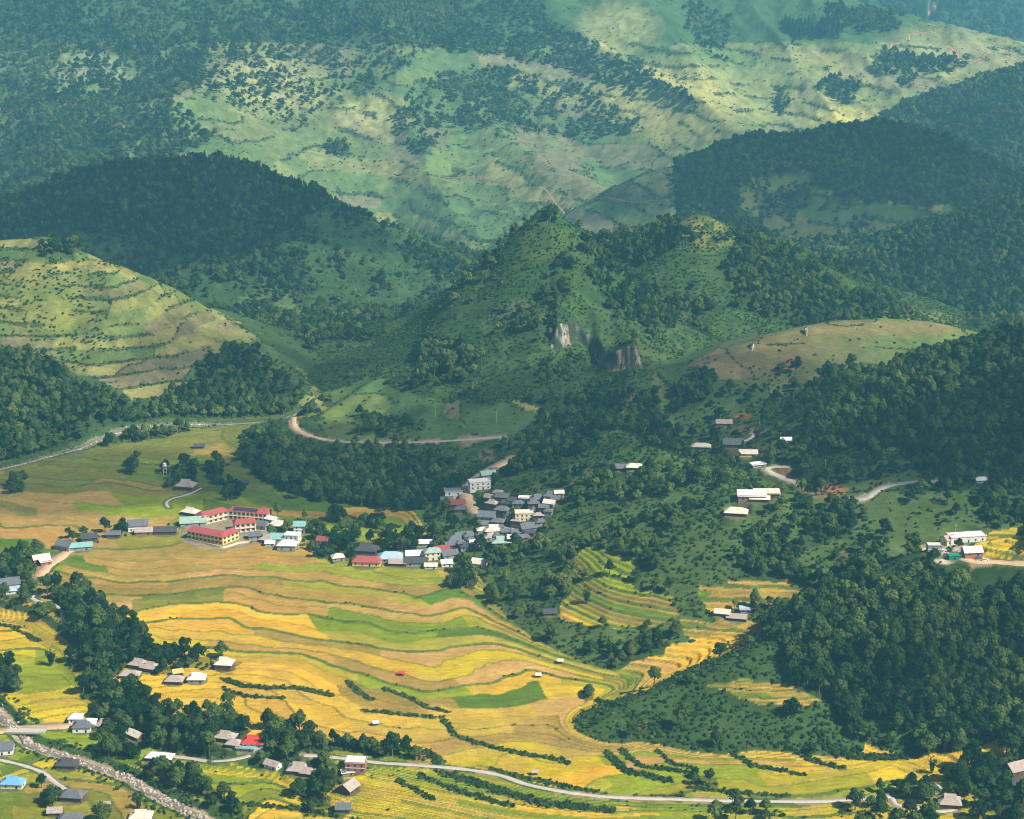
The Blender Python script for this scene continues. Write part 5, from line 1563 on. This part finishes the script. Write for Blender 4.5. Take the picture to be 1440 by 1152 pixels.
PROTO = {}
def make_broadleaf(seed, n=560, tall=1.0, spread=1.0, bark='bark'):
    rng = np.random.RandomState(seed)
    lobes = [(0, 0, 5.6 * tall, 2.5 * spread)]
    for k in range(6):
        a = 2 * math.pi * (k + rng.rand() * .7) / 6
        rr = (1.5 + 1.1 * rng.rand()) * spread
        lobes.append((rr * math.cos(a), rr * math.sin(a), (3.8 + 2.6 * rng.rand()) * tall, (1.3 + .8 * rng.rand()) * spread))
    lobes.append((.5 * rng.normal(), .5 * rng.normal(), 7.3 * tall, 1.5 * spread))
    V, F = leaf_cloud(rng, lobes, n, .50)
    t = MB()
    t.tube([(0, 0, -1.2), (0.05, 0, 1.2), (.12, .08, 3.4 * tall), (.1, .1, 5.4 * tall)], [.34, .26, .2, .08])
    for k in range(3):
        a = 2 * math.pi * k / 3 + rng.rand()
        t.tube([(.1, .05, 2.6 * tall), (.9 * math.cos(a), .9 * math.sin(a), 3.8 * tall), (1.9 * math.cos(a), 1.9 * math.sin(a), 5.0 * tall)], [.15, .11, .04], 5)
    return (mesh('crown', V, F, M['leaf']), mesh('trunk', t.v, t.f, M[bark]), two_mat('broadleaf', V, F, M['leaf'], t.v, t.f, M[bark]))

def make_conifer(seed):
    rng = np.random.RandomState(seed)
    V, F = [], []
    H = 10.5
    for k in range(230):
        h = 1.6 + (H - 1.6) * rng.rand() ** .85
        r = (1 - (h - 1.2) / (H - .9)) * 2.3 * (.55 + .5 * rng.rand()) + .1
        a = rng.rand() * 2 * math.pi
        c = np.array((r * math.cos(a), r * math.sin(a), h))
        o = np.array((math.cos(a), math.sin(a), -.35)); t = np.array((-math.sin(a), math.cos(a), rng.normal() * .3))
        s = .75 * (.6 + .7 * rng.rand())
        i = len(V)
        V += [c + o * s, c + t * s * .5, c - o * s, c - t * s * .5]
        F.append((i, i + 1, i + 2, i + 3))
    t = MB().tube([(0, 0, -1), (0, 0, 4), (0, 0, H - .4)], [.25, .18, .04])
    return two_mat('conifer', V, F, M['needle'], t.v, t.f, M['bark'])

def make_bush(seed, n=90):
    rng = np.random.RandomState(seed)
    lobes = [(0, 0, .7, .9)] + [(1.0 * rng.normal() * .7, rng.normal() * .7, .5 + .4 * rng.rand(), .5 + .4 * rng.rand()) for k in range(4)]
    V, F = leaf_cloud(rng, lobes, n, .42, .4, .8)
    return mesh('bush', V, F, M['leaf_bush'])

def make_bamboo(seed):
    rng = np.random.RandomState(seed)
    V, F = [], []
    t = MB()
    for k in range(26):
        a = rng.rand() * 2 * math.pi; r0 = .9 * rng.rand()
        lean = .9 + 2.3 * rng.rand(); H = 8 + 4.5 * rng.rand()
        pts = [np.array((r0 * math.cos(a) + math.cos(a) * lean * s ** 2.2, r0 * math.sin(a) + math.sin(a) * lean * s ** 2.2, H * s - .9 * max(0, s - .75) * 4 * .6)) for s in (0, .25, .5, .75, 1)]
        t.tube([tuple(p) for p in pts], [.07, .06, .05, .04, .02], 4)
        for j in range(24):
            s = .22 + .78 * rng.rand()
            i0 = min(3, int(s * 4)); q = s * 4 - i0
            c = pts[i0] * (1 - q) + pts[i0 + 1] * q + rng.normal(size=3) * .42
            d = rng.normal(size=3) * .6 + np.array((math.cos(a), math.sin(a), -.5)); d /= np.linalg.norm(d)
            b = np.cross(d, rng.normal(size=3)); b /= np.linalg.norm(b)
            sz = .75 * (.6 + .7 * rng.rand()); n0 = len(V)
            V += [c + d * sz, c + b * sz * .4, c - d * sz, c - b * sz * .4]; F.append((n0, n0 + 1, n0 + 2, n0 + 3))
    return (mesh('foliage', V, F, M['leaf_bamboo']), mesh('culm', t.v, t.f, M['pale_bark']))

def make_banana(seed):
    rng = np.random.RandomState(seed)
    V, F = [], []
    for k in range(9):
        a = 2 * math.pi * k / 9 + rng.rand() * .4
        e = .9 + .5 * rng.rand(); L_ = 2.2 + .8 * rng.rand()
        for j in range(4):
            s0, s1 = j / 4, (j + 1) / 4
            def P(s, w):
                r = L_ * s * (1 - .15 * s); z = 2.4 + L_ * (e * s - 1.2 * s * s)
                return (r * math.cos(a) - w * math.sin(a), r * math.sin(a) + w * math.cos(a), z)
            w0, w1 = .34 * math.sin(math.pi * min(.96, s0 + .06)), .34 * math.sin(math.pi * min(.96, s1 + .06))
            n0 = len(V); V += [P(s0, -w0), P(s0, w0), P(s1, w1), P(s1, -w1)]; F.append((n0, n0 + 1, n0 + 2, n0 + 3))
    t = MB().tube([(0, 0, -.5), (0, 0, 2.5)], [.2, .12])
    return (mesh('fronds', V, F, M['leaf_banana']), mesh('stem', t.v, t.f, M['pale_bark']))

BROAD = [make_broadleaf(1), make_broadleaf(2, tall=1.15, spread=.9), make_broadleaf(3, tall=.9, spread=1.1), make_broadleaf(4, tall=1.25, spread=1.0, bark='pale_bark')]
CONI = [make_conifer(11), make_conifer(12)]
BUSH = [make_bush(21), make_bush(22), make_bush(23)]
BAMB = [make_bamboo(31), make_bamboo(32)]
BANA = make_banana(41)

# ------------------------------------------------------------------ scatter
rng = np.random.RandomState(99)
def nearest(arr, x, y):
    c = np.clip(np.rint((x / y + SMAX) / (2 * SMAX) * (NC - 1)), 0, NC - 1).astype(int)
    r = np.clip(np.rint(np.interp(y, ROWS, np.arange(NR))), 0, NR - 1).astype(int)
    return arr[r, c]

def scatter(dens, y0, y1, s, tall):
    ny = int((y1 - y0) / s)
    X, Y = [], []
    for j in range(ny):
        yy = y0 + (j + .5) * s
        xs = np.arange(-SMAX * yy * .93, SMAX * yy * .93, s)
        X.append(xs + rng.uniform(-.45, .45, len(xs)) * s + (j % 2) * s * .5); Y.append(np.full(len(xs), yy) + rng.uniform(-.45, .45, len(xs)) * s)
    X, Y = np.concatenate(X), np.concatenate(Y)
    k = rng.rand(len(X)) < nearest(dens, X, Y)
    X, Y = X[k], Y[k]
    Z = zgrid(GZ, X, Y)
    rm = nearest(runmax, X, Y)
    see = (Z + tall - CAM_H) / Y > rm - .0006
    u, v = project(X, Y, Z)
    see &= (u > -90) & (u < 1530) & (v > -40) & (v < 1240)
    return np.stack([X, Y, Z], 1)[see]

BLOCK = []           # footprints kept free of trees: (x, y, radius)
for u, v, r in KEEP_CLEAR:
    p = pick(u, v); BLOCK.append((p.x, p.y, r))
for pts, wdt in ROAD_LINES:
    for a, b in zip(pts[:-1], pts[1:]):
        n = max(1, int((b - a).length / 3))
        for k in range(n):
            q = a.lerp(b, k / n); BLOCK.append((q.x, q.y, wdt * .5 + 1.6))
            if wdt > 6 and q.y < 1600: BLOCK.append((q.x, q.y - 8, 4.0)); BLOCK.append((q.x, q.y - 15, 4.0))
BLOCK = np.array(BLOCK)
def unblock(P, extra=0.0):
    if not len(P): return P
    ok = np.ones(len(P), bool)
    for bx_, by_, br in BLOCK:
        ok &= (P[:, 0] - bx_) ** 2 + (P[:, 1] - by_) ** 2 > (br + extra) ** 2
    return P[ok]

def stuff_points(name, P, rot, scl, kind, protos, label, cat):
    me = bpy.data.meshes.new(name)
    me.vertices.add(len(P)); me.vertices.foreach_set('co', P.astype(np.float32).ravel())
    for nm, ty, arr in (('rot', 'FLOAT', rot), ('scl', 'FLOAT_VECTOR', scl), ('pick', 'INT', kind)):
        a = me.attributes.new(nm, ty, 'POINT')
        a.data.foreach_set('vector' if ty == 'FLOAT_VECTOR' else 'value', np.ascontiguousarray(arr, np.int32 if ty == 'INT' else np.float32).ravel())
    o = link(name, me)
    ng = bpy.data.node_groups.new(name, 'GeometryNodeTree')
    ng.interface.new_socket('Geometry', in_out='INPUT', socket_type='NodeSocketGeometry')
    ng.interface.new_socket('Geometry', in_out='OUTPUT', socket_type='NodeSocketGeometry')
    N, L = ng.nodes.new, ng.links.new
    gi, go = N('NodeGroupInput'), N('NodeGroupOutput')
    iop = N('GeometryNodeInstanceOnPoints')
    join = N('GeometryNodeJoinGeometry')
    for pm in reversed(protos):
        po = bpy.data.objects.new(pm.name + '_source', pm)      # never linked to the scene
        oi = N('GeometryNodeObjectInfo'); oi.inputs['Object'].default_value = po; oi.inputs['As Instance'].default_value = True
        L(oi.outputs['Geometry'], join.inputs[0])
    def attr(nm, ty):
        a = N('GeometryNodeInputNamedAttribute'); a.data_type = ty; a.inputs[0].default_value = nm
        return a.outputs[0]
    cx = N('ShaderNodeCombineXYZ'); L(attr('rot', 'FLOAT'), cx.inputs[2])
    L(gi.outputs[0], iop.inputs['Points']); L(join.outputs[0], iop.inputs['Instance'])
    iop.inputs['Pick Instance'].default_value = True
    L(attr('pick', 'INT'), iop.inputs['Instance Index'])
    L(cx.outputs[0], iop.inputs['Rotation']); L(attr('scl', 'FLOAT_VECTOR'), iop.inputs['Scale'])
    L(iop.outputs[0], go.inputs[0])
    md = o.modifiers.new('scatter', 'NODES'); md.node_group = ng
    return tag(o, label, cat, kind='stuff')

def shown(P, tall):
    u, v = project(P[:, 0], P[:, 1], P[:, 2])
    vis = (P[:, 2] + tall * .6 - CAM_H) / P[:, 1] > nearest(runmax, P[:, 0], P[:, 1]) - .0004
    return vis & (u > 8) & (u < 1432) & (v > 8) & (v < 1160)

# broadleaf trees
P = unblock(np.concatenate([scatter(FD, 862, 1560, 5.8, 9), scatter(FD, 1560, 2150, 6.0, 9), scatter(FD, 2150, 3400, 6.6, 10), scatter(FD, 3400, 4950, 8.6, 14), scatter(FD, 4950, 8500, 24, 18)]), 1.5)
rg = nearest(GREG, P[:, 0], P[:, 1])
sc0 = (.70 + .65 * rng.rand(len(P)) ** 1.5) * np.where(rg == FLOOR, 1.12, np.where(rg == KNOLL, 1.25, 1.05)) * np.interp(P[:, 1], [2000, 2400, 3300, 3500, 4900, 5200], [.98, 1.1, 1.12, 1.28, 1.3, 3.0])
scl = np.stack([sc0 * rng.uniform(.9, 1.15, len(P)), sc0 * rng.uniform(.9, 1.15, len(P)), sc0 * rng.uniform(.85, 1.2, len(P))], 1)
rot = rng.uniform(0, 6.28, len(P)); kind = rng.randint(0, 4, len(P))
size = sc0 / P[:, 1] * shown(P, 8)
first = np.argsort(-size)[:300]
PLACES = [(100, 845, 'at the head of the stream grove below the western road'), (170, 900, 'in the tall stream grove west of the golden field'), (140, 960, 'in the stream grove behind the tan twin farmhouses'), (270, 930, 'behind the white-roofed farmhouse in the gold'),
          (160, 1040, 'around the houses at the causeway end'), (230, 1020, 'in the tree belt between the stream and the golden field'), (310, 1020, 'in the tree belt beside the tan-roofed farmhouses'), (390, 1050, 'beside the bright red-roofed house'), (440, 1080, 'around the farmhouses below the concrete lane'),
          (540, 1055, 'along the hedge above the concrete lane'), (280, 1110, 'on the stream bank among lower paddies'), (90, 1140, 'in the orchard by the blue-roofed house'), (20, 840, 'in the grove beside the western road'), (10, 950, 'in the clump at the edge of the yellow paddies'), (470, 770, 'behind the houses east of the school'),
          (310, 742, 'in the courtyard of the school'), (560, 768, 'behind the roofs of the school lane'), (720, 740, 'between the grey roofs of the hillside village'), (735, 825, 'in the dark grove below the hillside village'), (825, 840, 'on the bank beside the green terraces'), (1320, 1110, 'around the lone tan farmhouse'),
          (1400, 1100, 'by the brown-roofed farmhouse and its blue tarpaulin'), (250, 670, 'around the lone thatched farmhouse of the upper fields'), (190, 660, 'alone in the upper fields by the terraces'), (30, 688, 'alone in the western fields'), (120, 755, 'along the western road houses'), (400, 755, 'between the white houses east of the school'),
          (1000, 1105, 'on the bank of the concrete lane'), (900, 920, 'at the tip of the golden terraces'), (1240, 1130, 'at the end of the concrete lane'), (1210, 640, 'in the wood above the mountain road'), (1330, 600, 'in the dense wood of the steep hillside'), (1000, 760, 'on the wooded slope below the hillside house'), (900, 690, 'in the wood around the hidden forest houses'),
          (1120, 900, 'at the edge of the knoll wood above the spur'), (1200, 850, 'on the crest of the wooded knoll'), (1250, 930, 'in the heart of the wooded knoll'), (1350, 880, 'on the wooded knoll below the roadside houses'), (1330, 1010, 'at the foot of the wooded knoll'), (1420, 980, 'on the shaded flank of the wooded knoll'), (1040, 1000, 'on the shrubby spur of the knoll'),
          (500, 680, 'in the wood at the foot of the limestone peak'), (100, 580, 'in the wood along the river'), (350, 560, 'in the wood where the river bends')]
LOOKS = ['round-crowned dark tree', 'tall narrow-crowned tree', 'broad spreading tree', 'tall pale-trunked tree']
def where(x):
    u, v = project(np.array([x[0]]), np.array([x[1]]), np.array([x[2]]))
    return min(PLACES, key=lambda q: (q[0] - u[0]) ** 2 + (1.4 * (q[1] - v[0])) ** 2)[2]
for i in first:
    cm, tm, _ = BROAD[kind[i]]
    e = empty('broadleaf_tree', P[i], rot[i]); e.scale = scl[i]
    link('crown', cm, e); link('trunk', tm, e)
    wh = where(P[i])
    tag(e, ('big ' if sc0[i] > 1.35 else '') + LOOKS[kind[i]] + ' ' + wh, 'tree', 'trees ' + wh)
rest = np.ones(len(P), bool); rest[first] = False
stuff_points('broadleaf_forest', P[rest], rot[rest], scl[rest], kind[rest], [b[2] for b in BROAD], 'dark green broadleaf forest covering the hillsides', 'forest')
print('broadleaf', len(P))

# conifers
P = unblock(np.concatenate([scatter(CD, 1560, 2260, 5.5, 10), scatter(CD, 2260, 3400, 6.2, 12), scatter(CD, 3400, 4900, 9, 16)]), 1.5)
sc0 = rng.uniform(.7, 1.15, len(P)) * np.interp(P[:, 1], [2000, 2500, 3300, 3600], [1, 1.15, 1.2, 1.7]); scl = np.stack([sc0, sc0, sc0 * rng.uniform(.9, 1.15, len(P))], 1)
rot = rng.uniform(0, 6.28, len(P)); kind = rng.randint(0, 2, len(P))
rg = nearest(GREG, P[:, 0], P[:, 1])
first = np.argsort(-sc0 / P[:, 1] * shown(P, 9))[:300]
for i in first:
    o = link('conifer', CONI[kind[i]]); o.location = P[i]; o.rotation_euler = (0, 0, rot[i]); o.scale = scl[i]
    hgt = 'tall ' if scl[i][2] > 1.2 else 'slim ' if scl[i][2] > 1.0 else 'short '
    tag(o, hgt + {KARST: 'dark pointed conifer on the shoulder of the limestone peak', RIDGE_W: 'dark pointed conifer along the crest of the forested ridge'}.get(int(rg[i]), 'dark pointed conifer in the plantation on the mountainside'), 'conifer', {KARST: 'conifers of the limestone peak', RIDGE_W: 'conifers of the forested ridge'}.get(int(rg[i]), 'conifers of the mountain plantation'))
rest = np.ones(len(P), bool); rest[first] = False
if rest.any():
    stuff_points('conifer_forest', P[rest], rot[rest], scl[rest], kind[rest], CONI, 'dark conifer forest along the ridge crest', 'forest')
print('conifer', len(P))

# bushes, hedges and overgrown terrace banks
BB = np.clip(BD * .8, 0, 1)
bank_b = BANK & (bigbank > .72) & (fbm(GX, GY, 25, 2, 401) > -.15)
P = [scatter(BB, 862, 1560, 2.9, 2.5), scatter(BB, 1560, 2150, 3.2, 3), scatter(BB, 2150, 3400, 5.5, 4), scatter(BB, 3400, 4950, 9, 5),
     scatter((HL < 1) * .95, 862, 1560, 1.7, 2.5), scatter(bank_b * .2, 862, 1300, 2.2, 2), scatter((HEDGE & PARCEL) * .8, 1560, 2150, 2.4, 3), scatter((HEDGE & PARCEL) * .7, 2150, 3400, 3.4, 3), scatter((HEDGE & PARCEL) * .6, 3400, 4900, 5.5, 4)]
hs = np.concatenate([np.full(len(p), f) for p, f in zip(P, (.85, .85, 1.0, 1.2, .72, .5, .62, .85, 1.3))])
P = np.concatenate(P)
BUSHP = np.concatenate([P, hs[:, None]], 1)
BUSHP = unblock(BUSHP, .6)
P, hs = BUSHP[:, :3], BUSHP[:, 3]
sc0 = hs * rng.uniform(.6, 1.35, len(P)); scl = np.stack([sc0, sc0, sc0 * rng.uniform(.8, 1.4, len(P))], 1)
rot = rng.uniform(0, 6.28, len(P)); kind = rng.randint(0, 3, len(P))
rg = nearest(GREG, P[:, 0], P[:, 1]); hl = nearest(HL, P[:, 0], P[:, 1])
first = np.argsort(-sc0 / P[:, 1] * shown(P, 2))[:300]
for i in first:
    o = link('bush', BUSH[kind[i]]); o.location = P[i]; o.rotation_euler = (0, 0, rot[i]); o.scale = scl[i]
    bl = ('full ', 'low ', 'ragged ')[kind[i]]
    if hl[i] < 1.3: lb = (bl + 'green bush in a hedge along the rice terraces', 'hedge bushes')
    elif rg[i] == KNOLL: lb = (bl + 'green bush ' + where(P[i]), 'bushes ' + where(P[i]))
    elif rg[i] == FLOOR: lb = (bl + 'green bush ' + where(P[i]), 'bushes ' + where(P[i]))
    elif rg[i] == RIGHT: lb = (bl + 'green bush ' + where(P[i]), 'bushes ' + where(P[i]))
    else: lb = ('low green bush on a grassy slope', 'bushes of the slopes')
    tag(o, lb[0], 'bush', lb[1])
rest = np.ones(len(P), bool); rest[first] = False
stuff_points('scrub', P[rest], rot[rest], scl[rest], kind[rest], BUSH, 'low green scrub along terrace banks, hedges and open slopes', 'scrub')
print('bush', len(P))

# bamboo clumps, one by one
for (u, v, s) in [(72, 937, 1.0), (10, 965, 1.0), (2, 972, .9), (20, 960, .8), (648, 828, 1.15), (656, 824, 1.0), (640, 826, .9), (100, 870, 1.0), (115, 872, .95), (90, 862, .9), (725, 845, 1.1), (750, 840, 1.1), (705, 838, 1.0), (825, 848, .9), (318, 704, .9), (185, 668, .8),
                  (210, 1015, .9), (160, 1005, 1.0), (180, 1000, 1.0), (386, 1050, 1.0), (405, 1045, 1.15), (372, 1052, .9), (195, 1120 + 18, .8), (495, 785, .9), (470, 770, .8), (1410, 1125, .9), (1385, 1110, .9), (1310, 1088, .8), (130, 905, .9), (150, 930, .9)]:
    p = pick(u, v); k = random.randrange(2)
    e = empty('bamboo_clump', p - Vector((0, 0, .2)), random.random() * 6, s)
    link('foliage', BAMB[k][0], e); link('culms', BAMB[k][1], e)
    tag(e, 'feathery bamboo clump ' + where(p), 'bamboo', 'bamboo clumps of the valley')
for (u, v) in [(478, 1085), (484, 1090), (470, 1088), (488, 1083), (1400, 1122), (1412, 1128), (1395, 1135), (1300, 1118), (1290, 1122), (1385, 1068), (1418, 1065), (1425, 1062), (300, 1072)]:
    p = pick(u, v)
    e = empty('banana_plant', p, random.random() * 6, random.uniform(.9, 1.3))
    link('fronds', BANA[0], e); link('stem', BANA[1], e)
    tag(e, 'banana plant with broad pale green fronds beside the farmhouses', 'banana plant', 'banana plants by the farmhouses')
